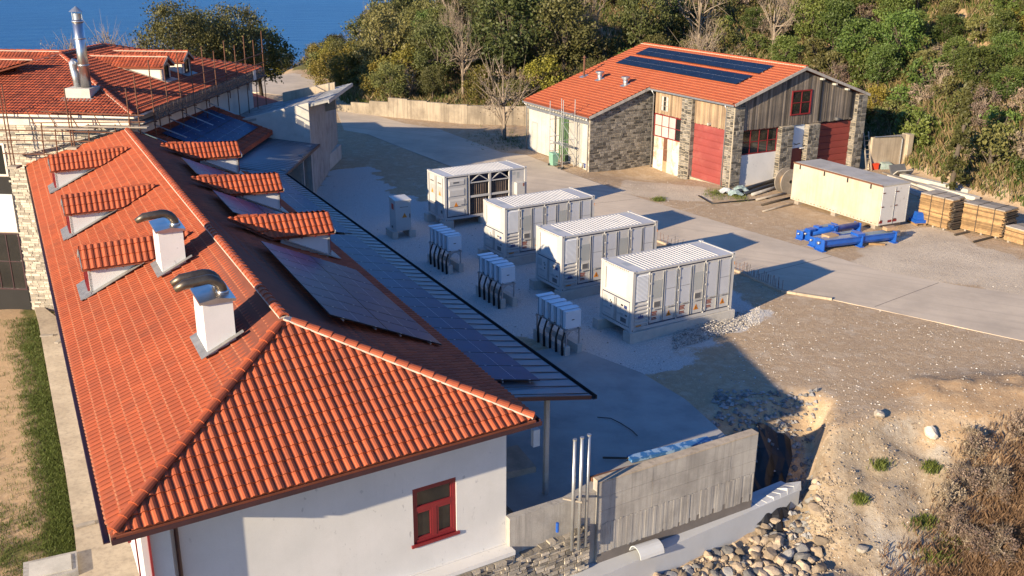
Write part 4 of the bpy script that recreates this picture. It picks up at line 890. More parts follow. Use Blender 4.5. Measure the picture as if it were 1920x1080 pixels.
# wing side wall of stone
FS = Fr(FH(10.45, -5.5), ex=h2, ey=h1)
w = MB(); w.ext([FS(0, 0, -.7), FS(6.2, 0, -.7), FS(6.2, 0, 6.2), FS(0, 0, zh(-5.5)-.2)], h1*.3); ws = w.build('stone_wall', 'mortar_hall', hl)
masonry(FS(0, 0), FS.ex, -FS.ey, 0, 6.15, -.7, 6.2, ws, 'stone_dark', hr=(.15, .27), lr=(.25, .60), nind=150, ztop=lambda s: zh(s-5.5)-.24)
# front: roller door, boarded bay
def roller(fr, s0, s1, z0, z1, n_, m_, y=.12):
    dr = MB().bx(fr, s0, s1, y+.05, y+.1, z0, z1).build('roller_door', m_, hl); h = (z1-z0)/n_
    for i in range(n_):
        mb = MB(); a, b = z0+i*h+.008, z0+(i+1)*h-.008
        mb.ext([fr(s0, y+.05, a), fr(s0, y+.012, a+.03), fr(s0, y, (a+b)/2), fr(s0, y+.012, b-.03), fr(s0, y+.05, b)], fr.ex*(s1-s0)); mb.build('door_panel', m_, dr)
    return dr
roller(FF_, 1.08, 4.92, -.05, 4.2, 8, 'door_red'); roller(FG, 8.88, 12.70, -.1, 4.12, 8, 'door_maroon', y=.18)
MB().bx(FF_, 1.05, 4.95, -.02, .3, -.4, -.02).build('threshold', 'concrete_tan', hl)
def boards(fr, s0, s1, y, zb, zt, m_, wd=.16, hole=None, name='boarding'):
    mb = MB(); s = s0
    while s < s1-.01:
        w_ = min(wd*rnd.uniform(.85, 1.15), s1-s); zb_ = zb(s) if callable(zb) else zb; t0 = zt(s) if callable(zt) else zt; t1 = zt(s+w_) if callable(zt) else zt
        spans = [(zb_, None)]
        if hole and hole[0] < s+w_/2 < hole[1]: spans = [(zb_, hole[2]), (hole[3], None)]
        for a, b in spans:
            dy = rnd.uniform(-.012, .012); e = s+w_-.008; bt0, bt1 = (t0, t1) if b is None else (b, b); a_ = a+(rnd.uniform(-.03, .03) if a == zb_ else 0)
            mb.hexa([fr(s, y+dy, a_), fr(e, y+dy, a_), fr(e, y+dy+.03, a_), fr(s, y+dy+.03, a_), fr(s, y+dy, bt0), fr(e, y+dy, bt1), fr(e, y+dy+.03, bt1), fr(s, y+dy+.03, bt0)], rnd.random())
        s += w_
    return mb.build(name, m_, hl, kind='stuff')
boards(FF_, 1.06, 4.95, .06, 4.22, 6.0, 'cladding_tan'); boards(FF_, 6.12, 9.85, .06, 4.28, 6.0, 'cladding_tan', hole=(8.12, 9.12, 4.56, 5.76))
boards(FG, .9, 13.3, .0, 4.24, lambda b: zh(b)-.26, 'cladding', hole=(5.84, 7.87, 5.0, 6.86))
window(hl, FF_, 8.12, 9.12, 4.56, 5.76, .03, frame='timber_grey', cols=3, rows=3, w=.05, pane=('sheet_white', 'glass_dark', 'sheet_white'))
window(hl, FF_, 6.14, 9.84, 2.42, 4.26, .05, cols=4, rows=2, w=.08, pane=('glass_dark', 'grey_panel', 'sheet_white', 'sheet_white'))
bb = MB().bx(FF_, 6.13, 9.84, .12, .2, -.6, 2.42).build('infill', 'board_stained', hl)
for i, (a, b) in enumerate(((6.15, 7.45), (7.47, 8.05), (8.07, 8.55), (8.57, 9.82))):
    for j, (z0, z1) in enumerate(((-.5, .55), (.57, 1.5), (1.52, 2.4))):
        MB().bx(FF_, a, b, .07+.012*((i+j) % 3), .13, z0, z1).build('infill_panel', ('board_stained', 'sheet_white', 'rust', 'board_stained')[i] if not (i == 2 and j == 0) else 'card', bb)
window(hl, FG, 5.84, 7.87, 5.0, 6.86, -.04, cols=2, rows=2, w=.10); window(hl, FG, 1.2, 4.86, 2.37, 4.22, .12, cols=4, rows=2, w=.08)
MB().bx(FG, 1.2, 4.86, .10, .3, -.5, 2.36).build('rendered_panel', 'plaster', hl)
MB().bx(FG, 6.1, 7.66, .14, .3, 2.40, 4.22).build('white_sheet', 'inverter', hl); MB().bx(FG, 6.1, 7.66, .16, .3, -.4, 2.38).build('side_door', 'door_maroon', hl)
MB().bx(FG, 7.2, 7.7, -.1, .16, 2.36, 2.43).build('lintel', 'plaster', hl)
for s in (8.75, 12.2): MB().bx(FG, s, s+.14, -.08, -.02, 4.4, zh(s)-.3).build('steel_post', 'black', hl)
for b in (8.6, 10.0, 11.4): MB().bx(FG, b, b+.22, -.32, .02, zh(b)-.42, zh(b)-.28).build('purlin_end', 'sheet_white', hl)
for s, z in ((2.9, 4.35),): MB().bx(FF_, s, s+.16, -.25, .05, z, z+.14).build('floodlight', 'sheet_white', hl)
MB().bx(FG, 10.7, 10.9, -.25, .0, 4.3, 4.5).build('floodlight', 'grey_dark', hl); MB().tube([FG(6.7, .1, 2.75), FG(6.65, -.15, 2.75), FG(6.9, -.3, 2.85)], .04, 6).build('wall_lamp', 'black', hl)
for s, zt in ((9.9, 6.1), (1.1, 6.1)): MB().tube([FF_(s, -.35, zt), FF_(s, -.12, zt-.35), FF_(s, -.2 if s < 5 else -.1, -.3)], .05, 8).build('downpipe', 'galv', hl, smooth=True)
# wing front: sheets and doors
MB().bx(FWg, 10.5, 20.3, .18, .32, -.5, 4.15).build('sheet_wall', 'sheet_white', hl)
for i in range(34):
    s = 11.85+i*.06
mb = MB()
for i in range(16): s = 11.85+i*.12; mb.bx(FWg, s, s+.06, .14, .18, .0, 3.55)
mb.build('corrugation', 'sheet_white', hl)
MB().bx(FWg, 13.8, 15.2, .1, .18, .0, 3.6).build('green_door', 'green_door', hl); MB().bx(FWg, 13.75, 15.25, .05, .1, 1.45, 1.6).build('door_rail', 'galv', hl)
sd_ = MB().bx(FWg, 15.72, 18.5, -.02, .05, .05, 3.62).build('sliding_door', 'sheet_white', hl)
for i in range(4): MB().bx(FWg, 15.74+i*.69, 16.40+i*.69, -.035, -.02, .07, 3.6).build('door_sheet', 'sheet_white', sd_)
MB().bx(FWg, 18.78, 19.56, .1, .18, 0, 2.45).build('side_door', 'sheet_white', hl); fr_ = MB()
for a, b in ((18.68, 18.78), (19.56, 19.66)): fr_.bx(FWg, a, b, .06, .18, 0, 2.55)
fr_.bx(FWg, 18.78, 19.56, .06, .18, 2.45, 2.55); fr_.build('door_frame', 'grey_panel', hl)
MB().bx(FWg, 10.5, 20.3, -.06, .2, 3.62, 3.85).build('door_track', 'galv', hl)
for i in range(24): MB().bx(FWg, 10.65+i*.41, 10.75+i*.41, -.2, .2, 3.95, 4.1).build('rafter_end', 'sheet_white', hl)
mb = MB()
for i in range(18): mb.bx(FWg, 10.45, 10.75, -.03+.008*(i % 2), .25, -.4+i*.24, -.18+i*.24, rnd.random())
mb.build('corner_quoins', 'stone_pale', hl)
for s in (10.6, 20.25): MB().tube([FWg(s, -.3, 4.1), FWg(s, -.08, 3.8), FWg(s, -.08, -.1)], .045, 8).build('downpipe', 'galv', hl, smooth=True)
# roof pipes
FRP = (pl1[0], pl1[1], pl1[2])
def vent(px, py, h, r, cap, label, m_, nm):
    p = onp(px, py, FRP); t = thing(nm, label, 'vent', p)
    MB().hexa([p+h1*a+h2*b+Z*(.338*b+.06+c) for c in (0, .03) for a, b in ((-.3, -.35), (.3, -.35), (.3, .3), (-.3, .3))]).build('base_flashing', 'galv', t)
    MB().tube([p, p+Z*h], r, 12).build('pipe', m_, t, smooth=True)
    if cap == 'cone': MB().tube([p+Z*(h+.08), p+Z*(h+.3)], [r*2, .02], 12).build('cap', m_, t); MB().tube([p+Z*h, p+Z*(h+.1)], r*.6, 8).build('neck', m_, t)
    else: MB().tube([p+Z*(h-.02), p+Z*(h+.08), p+Z*(h+.1), p+Z*(h+.22)], [r*1.25, r*1.25, r*1.9, r*1.9], 12).build('cap', m_, t)
vent(1095, 144, 1.55, .09, 'cone', 'tall thin dark flue pipe with cone cap on the hall roof', 'rust', 'roof_flue')
vent(1124.5, 150, .5, .2, 'disc', 'squat metal roof vent next to the tall flue pipe', 'galv', 'roof_vent')
vent(1172.5, 160.5, .5, .2, 'disc', 'squat metal roof vent nearer to the hall solar panels', 'galv', 'roof_vent')
# two solar rows on the hall
ebh = nz(rp(0, 0)-rp(0, 6.72))
def hrow(pxs, label, n_):
    q = [onp(970+x/2.824, 60+y/2.824, FRP)-ho for x, y in pxs]; A_ = [p@h1 for p in q]; B_ = [p@h2 for p in q]
    a0, a1 = (A_[2]+A_[3])/2, (A_[0]+A_[1])/2; b0, b1 = (B_[1]+B_[2])/2, (B_[0]+B_[3])/2
    la = (a1-a0)/n_-.02; lb = (b0-b1)/math.cos(math.atan(.338))
    solar_array(rp(a0, b0), h1, ebh, n_, 1, la, lb, label, lift=.14, glass='solar_glass_dark')
hrow([(527, 168), (600, 133), (1245, 240), (1155, 288)], 'lower of the two rows of solar panels on the hall roof', 10)
hrow([(628, 122), (700, 88), (1365, 188), (1275, 228)], 'upper row of solar panels on the hall roof, next to its ridge', 10)
# mobile scaffold tower by the wing
Ft = Fr(FWg(12.0, -1.55, 0), ex=h1, ey=h2); tw = thing('scaffold_tower', 'slim aluminium scaffold tower standing before the hall side doors', 'scaffold tower', Ft(1, .4))
for a in (0, 2.0):
    for b in (0, 1.1): MB().tube([Ft(a, b, .05), Ft(a, b, 5.2+(.3 if a == 0 else .1*b))], .032, 8).build('upright', 'galv', tw)
for z in (.5, 1.1, 1.7, 2.3, 3.7, 4.4):
    for a in (0, 2.0): MB().tube([Ft(a, 0, z), Ft(a, 1.1, z)], .025, 6).build('rung', 'galv', tw)
for z in (.35, 2.0, 4.2): MB().tube([Ft(0, 0, z), Ft(2., 0, z)], .025, 6).build('ledger', 'galv', tw)
for z, y in ((.4, 0), (1.8, 0), (.4, 1.1), (2.0, 1.1)): MB().tube([Ft(0, y, z), Ft(2., y, z+1.4)], .02, 6).build('brace', 'galv', tw)
MB().bx(Ft, .05, 1.95, .3, .8, 1.75, 1.8).build('platform', 'galv', tw)
# wheelie bin, tubs, scooter by the scaffold
bp_ = at(1038, 311, .0); Fb = Fr(bp_, yaw=30); bn = thing('wheelie_bin', 'pale green wheelie bin by the scaffold tower', 'bin', bp_)
MB().hexa([Fb(-.22, -.24, .08), Fb(.22, -.24, .08), Fb(.22, .24, .08), Fb(-.22, .24, .08), Fb(-.29, -.32, 1.0), Fb(.29, -.32, 1.0), Fb(.29, .36, 1.0), Fb(-.29, .36, 1.0)]).build('body', 'bin_green', bn)
MB().hexa([Fb(-.31, -.35, 1.0), Fb(.31, -.35, 1.0), Fb(.31, .38, 1.0), Fb(-.31, .38, 1.0), Fb(-.27, -.3, 1.09), Fb(.27, -.3, 1.09), Fb(.27, .36, 1.12), Fb(-.27, .36, 1.12)]).build('lid', 'bin_green', bn)
for s in (-1, 1): MB().tube([Fb(s*.24, .3, .1), Fb(s*.31, .3, .1)], .1, 12).build('wheel', 'black', bn)
for (px, py, m_, lb_) in ((1090, 314, 'sheet_white', 'white paint tub at the foot of the stone corner'), (1098, 315, 'label_blue', 'dark blue paint tub at the foot of the stone corner')):
    p = at(px, py, 0); t = thing('paint_tub', lb_, 'tub', p); MB().tube([p, p+Z*.36], [.15, .17], 14).build('body', m_, t, smooth=True); MB().tube([p+Z*.36, p+Z*.39], .18, 14).build('lid', m_, t)
p = at(1072, 303, 0); Fk = Fr(p, yaw=110); t = thing('hand_cart', 'small dark cart with orange tank under the scaffold tower', 'cart', p)
MB().bx(Fk, -.3, .5, -.2, .2, .2, .28).build('bed', 'rust', t); MB().tube([Fk(0, 0, .28), Fk(.1, 0, .95)], [.2, .12], 10).build('tank', 'card', t)
for s in (-1, 1): MB().tube([Fk(-.1, s*.22, .17), Fk(-.1, s*.28, .17)], .17, 14).build('wheel', 'black', t)
p = at(1052, 316, 0); t = thing('tyre_base', 'black round rubber foot with a short post near the bin', 'post base', p); MB().tube([p, p+Z*.12], [.3, .26], 14).build('foot', 'black', t); MB().tube([p+Z*.12, p+Z*1.15], .03, 6).build('post', 'rust', t)
# ================================================================ battery containers
CY = R(30.77); CL, CW_, CHh = 6.058, 2.438, 2.90
FC = Fr((0, 0, 0)); N_ = lambda **k: MB()
def tri(mb, x, z, w, h, y): mb.ext([v3(x-w/2, y, z), v3(x+w/2, y, z), v3(x, y, z+h)], v3(0, -.004, 0))
def frame_of(t):
    f = MB(); p = .15
    for x in (0, CL-p):
        for y in (0, CW_-p): f.bx(FC, x, x+p, y, y+p, .12, CHh-.12)
    for y in (0, CW_-.11): f.bx(FC, p, CL-p, y, y+.11, .02, .17); f.bx(FC, p, CL-p, y+.004, y+.09, CHh-.12, CHh-.03)
    for x in (0, CL-.11): f.bx(FC, x, x+.11, p, CW_-p, .02, .17); f.bx(FC, x+.004, x+.09, p, CW_-p, CHh-.14, CHh-.03)
    f.build('frame', 'white_paint', t)
    for x in (-.006, CL-.172):
        for y in (-.006, CW_-.156):
            for z in (0, CHh-.118):
                k = MB().bx(FC, x, x+.178, y, y+.162, z, z+.118).build('corner_casting', 'white_paint', t)
                h = MB(); xo = -.008 if x < 1 else CL+.008; h.bx(FC, x+.06, x+.12, y-.002 if y < 1 else y+.16, y+.002 if y < 1 else y+.164, z+.035, z+.085); h.build('lock_hole', 'black', k)
    r_ = MB(); r_.bx(FC, .08, CL-.08, .08, CW_-.08, CHh-.10, CHh-.055); rf = r_.build('roof', 'white_paint', t)
    n = 21
    for i in range(n):
        x = .80+i*.214; m = MB(); m.ext([v3(x, .16, CHh-.055), v3(x+.02, .18, CHh-.026), v3(x+.085, .18, CHh-.026), v3(x+.105, .16, CHh-.055)], v3(0, CW_-.32, 0)); m.build('roof_rib', 'white_paint', rf)
    MB().bx(FC, .05, CL-.05, .10, CW_-.05, .05, .12).build('floor', 'grey_dark', t)
def end_marks(dr, y0, z0, w, items):
    for (a, b, c, d, m_) in items: MB().bx(FC, -.012, -.004, y0+a, y0+b, z0+c, z0+d).build('label_plate', m_, dr)
def battery(t):
    frame_of(t)
    MB().bx(FC, .06, CL-.06, .10, CW_-.06, .12, CHh-.1).build('inner_wall', 'white_paint', t)
    # short end, upper ventilation panel
    up = MB().bx(FC, .02, .06, .15, CW_-.15, 1.42, CHh-.14).build('end_panel', 'white_paint', t)
    lv = MB().bx(FC, .004, .02, .50, 1.98, 1.55, CHh-.24).build('louvre_panel', 'white_louvre', up)
    for i in range(26): z = 1.57+i*.041; MB().ext([v3(.004, .52, z), v3(-.012, .52, z+.008), v3(.004, .52, z+.032)], v3(0, 1.44, 0)).build('louvre_slat', 'white_paint', up)
    hb = MB()
    for i in range(22): hb.bx(FC, -.002, .02, 2.02, 2.05, 1.6+i*.047, 1.625+i*.047)
    hb.build('vent_holes', 'black', up)
    mk = MB()
    for i in range(13): mk.bx(FC, -.004, .004, .35+i*.14, .35+i*.14+rnd.uniform(.04, .09), CHh-.10, CHh-.065)
    mk.build('rail_marking', 'rust', t)
    # short end, two doors
    gk = MB().bx(FC, .03, .06, .16, CW_-.16, .20, 1.40).build('door_gasket', 'navy', t)
    for k, (y0, y1) in enumerate(((.19, 1.20), (1.24, CW_-.19))):
        dr = MB().bx(FC, -.004, .03, y0, y1, .23, 1.37).build('end_door', 'white_paint', t); w = y1-y0
        MB().tube([v3(-.02, y1-.06 if k == 0 else y0+.06, .25), v3(-.02, y1-.06 if k == 0 else y0+.06, 1.35)], .018, 6).build('lock_bar', 'galv', dr)
        MB().bx(FC, -.03, -.01, y0+.35, y1-.05, .62, .66).build('handle', 'galv', dr)
        if k == 1: end_marks(dr, y0, .23, w, ((.62, .95, .64, 1.02, 'grey_panel'), (.27, .33, .72, .82, 'black'), (.35, .41, .82, .90, 'black'), (.27, .37, .55, .62, 'black'), (.62, .72, .38, .48, 'grey_panel'), (.3, .85, .10, .14, 'grey_panel')))
        else: end_marks(dr, y0, .23, w, ((.15, .38, .78, .93, 'label_blue'), (.46, .62, .84, .92, 'black'), (.62, .84, .55, .80, 'sheet_white'), (.14, .30, .42, .50, 'grey_dark'), (.20, .62, .08, .30, 'grey_dark'), (.45, .7, .36, .5, 'grey_panel')))
    # long side, ventilation bay
    MB().bx(FC, .17, .97, .06, .10, .18, CHh-.15).build('bay_panel', 'white_paint', t)
    lf = MB().bx(FC, .20, .90, .045, .06, 1.40, CHh-.22).build('side_louvre', 'white_louvre', t)
    for i in range(20): z = 1.42+i*.062; MB().ext([v3(.21, .045, z), v3(.21, -.005, z+.012), v3(.21, .045, z+.05)], v3(.68, 0, 0)).build('louvre_slat', 'white_louvre', lf)
    for i in range(6): z = .26+i*.18; MB().ext([v3(.20, .06, z), v3(.20, .005, z+.04), v3(.20, .005, z+.10), v3(.20, .06, z+.14)], v3(.72, 0, 0)).build('corrugation', 'white_paint', t)
    MB().bx(FC, .92, .985, .0, .06, .18, CHh-.15).build('bay_post', 'white_paint', t)
    lg = MB()
    for x, h in ((.43, .13), (.53, .20), (.63, .13)): tri(lg, x, .62, .14, h, .0); lg.bx(FC, .36, .70, -.004, .0, .585, .60)
    lg.build('emblem', 'label_blue', t); MB().bx(FC, .32, .62, .04, .056, .20, .25).build('orange_sticker', 'orange', t)
    # three pairs of doors
    for i in range(3):
        x0 = 1.0+i*1.645; MB().bx(FC, x0, x0+1.62, .055, .085, .18, CHh-.13).build('door_gasket', 'navy', t)
        MB().bx(FC, x0+1.60, x0+1.645, -.004, .07, .17, CHh-.12).build('door_post', 'white_paint', t)
        for k in range(2):
            a = x0+.055+k*.775; b = a+.735; dr = MB().bx(FC, a, b, .028, .055, .24, CHh-.20).build('side_door', 'white_paint', t)
            MB().bx(FC, a, a+.045, -.002, .028, .26, CHh-.22).build('door_stile', 'white_paint', dr)
            MB().bx(FC, b-.035, b, .0, .028, .26, CHh-.22).build('door_stile', 'white_paint', dr)
            MB().bx(FC, a+.045, b-.035, .012, .028, .82, .85).build('door_rail', 'grey_panel', dr)
            for z in (.35, .95, 1.55, 2.15, 2.6):
                if k == 0: MB().bx(FC, a-.05, a+.03, -.02, .01, z, z+.09).build('hinge', 'white_paint', dr)
            MB().tube([v3(b-.05, -.012, .27), v3(b-.05, -.012, CHh-.24)], .014, 6).build('lock_bar', 'galv', dr)
            MB().bx(FC, a+.25, b-.08, -.02, .005, .86, .89).build('handle', 'galv', dr)
            win = (i == 0 and k == 0) or (i == 1 and k == 1)
            if win:
                MB().bx(FC, a+.10, b-.10, .018, .028, 1.42, 2.28).build('grey_inset', 'grey_panel', dr); MB().bx(FC, a+.20, b-.14, .012, .028, .95, 1.27).build('vent_frame', 'sheet_white', dr); MB().bx(FC, a+.23, b-.17, .008, .012, .98, 1.24).build('vent_grille', 'grey_dark', dr)
            else:
                MB().bx(FC, a+.07, b-.06, .018, .028, .92, 2.60).build('panel_inset', 'panel_grey', dr)
                if (i+k) % 2 or k: MB().bx(FC, a+.07, b-.06, .014, .018, 1.76, 1.775).build('panel_seam', 'grey_dark', dr)
            if k == 0:
                for q_, (z0, z1) in enumerate(((.71, .78), (.63, .69), (.575, .61), (.44, .50), (.38, .42))): MB().bx(FC, a+.12, a+.42-.04*(q_ % 2), .020, .028, z0, z1).build('instruction_label', 'label_red', dr)
                MB().bx(FC, a+.12, a+.42, .022, .028, .515, .565).build('label_strip', 'sheet_white', dr)
            else:
                m = MB(); tri(m, a+.34, .42, .30, .28, .022); m.build('warning_triangle', 'orange', dr); m = MB(); tri(m, a+.34, .47, .05, .15, .016); m.build('warning_bolt', 'black', dr)
    MB().bx(FC, CL-.03, CL+.004, -.008, -.002, 2.3, 2.45).build('orange_sticker', 'orange', t)
    for x in (.35, 4.0): MB().bx(FC, x, x+.4, 1.0, 1.5, CHh-.054, CHh-.05).build('roof_marking', 'grey_panel', t)
    MB().bx(FC, .28, .58, -.02, .02, .03, .13).build('junction_box', 'grey_panel', t)
cpos = [((5.416, 41.853), 'white battery container, the one by the rebar kerb and gravel heap'), ((2.493, 47.447), 'white battery container standing between two alike battery containers'), ((-.423, 52.975), 'white battery container next to the transformer container')]
c0 = None
for (x, y), lb_ in cpos:
    if c0 is None:
        c0 = thing('battery_container', lb_, 'container', (x, y, .5), CY, 'battery containers in the yard'); battery(c0)
    else:
        c = copy_tree(c0); c.location = (x, y, .5); c['label'] = lb_
# transformer container
tc = thing('transformer_container', 'white container with open radiator bays and a single side door', 'container', (-4.278, 60.742, .5), CY)
frame_of(tc); t = tc
for i, (a, b) in enumerate(((.17, 1.21), (1.23, CW_-.17))):
    dr = MB().bx(FC, .01, .06, a, b, .19, CHh-.16).build('end_door', 'white_paint', t)
    for y in (a+.08, b-.1): MB().tube([v3(-.005, y, .2), v3(-.005, y, CHh-.18)], .02, 6).build('lock_bar', 'galv', dr)
    MB().bx(FC, .0, .01, a+.22, b-.22, 1.5, 2.1).build('vent_grille', 'grey_panel', dr); MB().bx(FC, .0, .01, a+.3, b-.25, 2.28, 2.36).build('label_strip', 'grey_dark', dr)
    m = MB(); m.ext([v3(0, a+.35, 1.55), v3(0, a+.65, 1.55), v3(0, a+.5, 1.85)], v3(-.006, 0, 0)); m.build('warning_triangle', 'orange', dr)
    MB().bx(FC, -.02, .01, a+.2, b-.2, .9, .95).build('handle', 'galv', dr); MB().bx(FC, .0, .01, a+.2, a+.42, .4, .6).build('label_plate', 'grey_dark' if i == 0 else 'sheet_white', dr)
MB().bx(FC, .055, .07, .16, CW_-.16, .17, CHh-.13).build('door_gasket', 'navy', t)
MB().bx(FC, .17, 1.72, .06, .10, .18, CHh-.14).build('door_gasket', 'navy', t)
dr = MB().bx(FC, .22, 1.66, .03, .06, .24, CHh-.2).build('side_door', 'white_paint', t)
for z0, z1 in ((2.2, 2.62), (1.5, 2.05), (.82, 1.36), (.28, .66)):
    MB().hexa([v3(.28, .03, z0), v3(1.40, .03, z0), v3(1.40, .03, z1), v3(.28, .03, z1), v3(.36, -.01, z0+.05), v3(1.40, -.01, z0+.05), v3(1.40, -.01, z1-.14), v3(.36, -.01, z1-.14)]).build('pressed_panel', 'white_paint', dr)
for i in range(5): MB().bx(FC, .62+i*.085, .69+i*.085, -.016, -.009, 2.36, 2.46).build('lettering', 'grey_dark', dr)
m = MB(); tri(m, .80, .86, .30, .30, -.010); m.build('warning_triangle', 'orange', dr); MB().tube([v3(1.5, -.02, .26), v3(1.5, -.02, CHh-.22)], .022, 6).build('lock_bar', 'galv', dr); MB().bx(FC, 1.15, 1.55, -.03, .0, .92, .97).build('handle', 'galv', dr)
for k, (a, b) in enumerate(((1.80, 3.22), (3.36, 4.72))):
    for q in (a-.06, b): MB().bx(FC, q, q+.06, .0, .12, .17, CHh-.12).build('bay_post', 'white_paint', t)
    MB().bx(FC, a, b, .02, .10, 1.30, 1.44).build('bay_rail', 'white_paint', t); MB().bx(FC, a, b, .02, .1, 2.24, 2.30).build('bay_rail', 'white_paint', t)
    for z0, z1 in ((.20, 1.28), (1.46, 2.22)):
        n = 24
        for i in range(n): x = a+.05+(b-a-.12)*i/n; MB().bx(FC, x, x+.028, .10+.015*(i % 3), .5, z0, z1, rnd.random()).build('radiator_fin', 'radiator', t)
    xm = (a+b)/2
    for p, q in ((v3(a, .06, 2.30), v3(xm, .06, CHh-.16)), (v3(xm, .06, CHh-.16), v3(b, .06, 2.30))): MB().beam(p, q, .05, .07, up=v3(0, 1, 0)).build('truss_bar', 'white_paint', t)
MB().bx(FC, 1.75, 4.8, .55, .6, .18, CHh-.12).build('bay_back', 'navy', t)
MB().bx(FC, 4.80, CL-.1, .05, .12, .18, CHh-.14).build('end_wall', 'white_paint', t); MB().bx(FC, .1, CL-.1, CW_-.12, CW_-.04, .15, CHh-.1).build('back_wall', 'white_paint', t); MB().bx(FC, CL-.1, CL-.04, .1, CW_-.1, .15, CHh-.1).build('end_wall', 'white_paint', t)
bx_ = MB().bx(FC, 5.15, 5.75, -.28, .05, 1.15, 1.95).build('control_box', 'white_paint', t); MB().bx(FC, 5.6, 5.7, -.29, -.28, 1.7, 1.9).build('label_red', 'label_red', bx_); MB().tube([v3(5.4, -.1, 1.15), v3(5.4, -.1, .75)], .04, 8).build('conduit', 'grey_dark', bx_)
MB().bx(FC, 5.0, 6.0, -.42, .0, .45, .62).build('step', 'white_paint', t)
MB().bx(FC, 4.95, 5.2, .045, .05, 2.45, 2.62).build('label_plate', 'grey_panel', t); MB().bx(FC, 5.3, 5.5, .045, .05, 2.2, 2.6).build('label_plate', 'grey_panel', t)
# concrete strips under the containers
def rot(o, yaw): return Fr((o[0], o[1], 0), yaw=yaw)
for nm, (x, y) in (('battery container by the rebar kerb', (5.416, 41.853)), ('in the middle of the battery row', (2.493, 47.447)), ('of the battery row next to the transformer', (-.423, 52.975)), ('with the transformer', (-4.278, 60.742))):
    f = Fr((x, y, 0), yaw=30.77)
    if 'transformer' not in nm or 'battery' in nm:
        for side, (a, b) in (('doors', (-.12, .42)), ('back', (2.05, 2.5))):
            single(MB().bx(f, -.12 if side == 'doors' else -.35, CL+.15, a, b, -.3, .5), 'concrete_strip', 'concrete_pale', ('concrete footing under the %s side of the %s' if 'row' not in nm else 'concrete footing, %s side, under the container %s') % ('door' if side == 'doors' else 'rear', nm), 'footing')
    else:
        for i, (a, b, c, d) in enumerate(((-.15, .55, -.15, .45), (-.25, .35, 2.05, 2.55), (2.6, 3.7, -.08, .4), (5.4, CL+.1, -.1, .4), (5.4, CL+.1, 2.05, 2.5))):
            single(MB().bx(f, a, b, c, d, -.3, .5), 'concrete_block', 'concrete_pale', 'concrete support block under the transformer container', 'footing', 'blocks under the transformer container')
# ================================================================ inverter racks
def rack(x, y, nm):
    f = Fr((x, y, 0), yaw=30.5); fy = 1.0
    L_ = 2.65
    for side, a0, a1 in (('left', -.05, .22), ('right', .62, .88)):
        single(MB().bx(f, a0, a1, 0, L_, -.2, .48), 'concrete_strip', 'concrete_pale', '%s concrete strip carrying the inverter rack %s' % (side, nm), 'footing')
    t = thing('inverter_rack', 'galvanised steel rack holding five white inverters %s' % nm, 'rack', f(.4, 1.3, .48), None, 'inverter racks')
    for yy_ in (.12, L_/2, L_-.12):
        for a in (.08, .76): MB().beam(f(a, yy_, .48), f(a, yy_, 1.18), .06, .06, up=f.ey).build('leg', 'galv', t)
        MB().beam(f(.0, yy_, 1.18), f(.86, yy_, 1.18), .06, .07).build('crossbar', 'galv', t); MB().beam(f(.08, yy_, .95), f(.35, yy_, 1.16), .04, .04).build('brace', 'galv', t); MB().beam(f(.76, yy_, .95), f(.5, yy_, 1.16), .04, .04).build('brace', 'galv', t)
    for a in (.08, .76): MB().beam(f(a, .05, 1.23), f(a, L_-.05, 1.23), .06, .06).build('rail', 'galv', t)
    pos = ('first from the open end', 'second from the open end', 'in the middle', 'fourth from the open end', 'last at the closed end')
    for i in range(5):
        y0 = .10+i*.50; iv = thing('inverter', 'white inverter box on the rack %s' % nm, 'inverter', f(.42, y0, 1.27), None, 'inverters on the rack %s' % nm)
        b = MB().bx(f, .02, .82, y0+.0, y0+.22, 1.30, 2.10).build('front_cover', 'inverter', iv)
        MB().bx(f, .0, .84, y0+.225, y0+.25, 1.27, 2.12).build('back_plate', 'teal_metal', iv); MB().bx(f, .06, .80, y0+.25, y0+.37, 1.33, 2.04).build('heat_sink', 'inverter', iv)
        MB().hexa([f(-.02, y0+.20, 2.12), f(.86, y0+.20, 2.12), f(.86, y0+.46, 2.14), f(-.02, y0+.46, 2.14), f(-.02, y0+.20, 2.14), f(.86, y0+.20, 2.14), f(.86, y0+.46, 2.16), f(-.02, y0+.46, 2.16)]).build('rain_hood', 'inverter', iv)
        MB().bx(f, .34, .48, y0-.004, y0, 1.66, 1.70).build('display', 'black', iv)
        for q in ((.08, 1.36), (.76, 1.36), (.08, 2.04), (.76, 2.04)): MB().bx(f, q[0]-.012, q[0]+.012, y0-.004, y0, q[1]-.012, q[1]+.012).build('bolt', 'grey_dark', iv)
        cb = MB(); 
        for k in range(3): o = k*.05; cb.tube([f(.12+o, y0+.12, 1.29), f(.02+o*.5, y0+.12, 1.05), f(-.10+o*.3, y0+.08, .75), f(-.12+o*.3, y0+.05, .45), f(-.11+o*.3, y0+.03, -.02)], [.02, .025, .035, .05, .045], 6)
        cb.build('cable_bundle', 'black', iv, smooth=True)
rack(2.38, 40.1, 'by the concrete apron'); rack(-.50, 46.2, 'between the other two racks'); rack(-3.45, 51.6, 'by the small white cabinet')
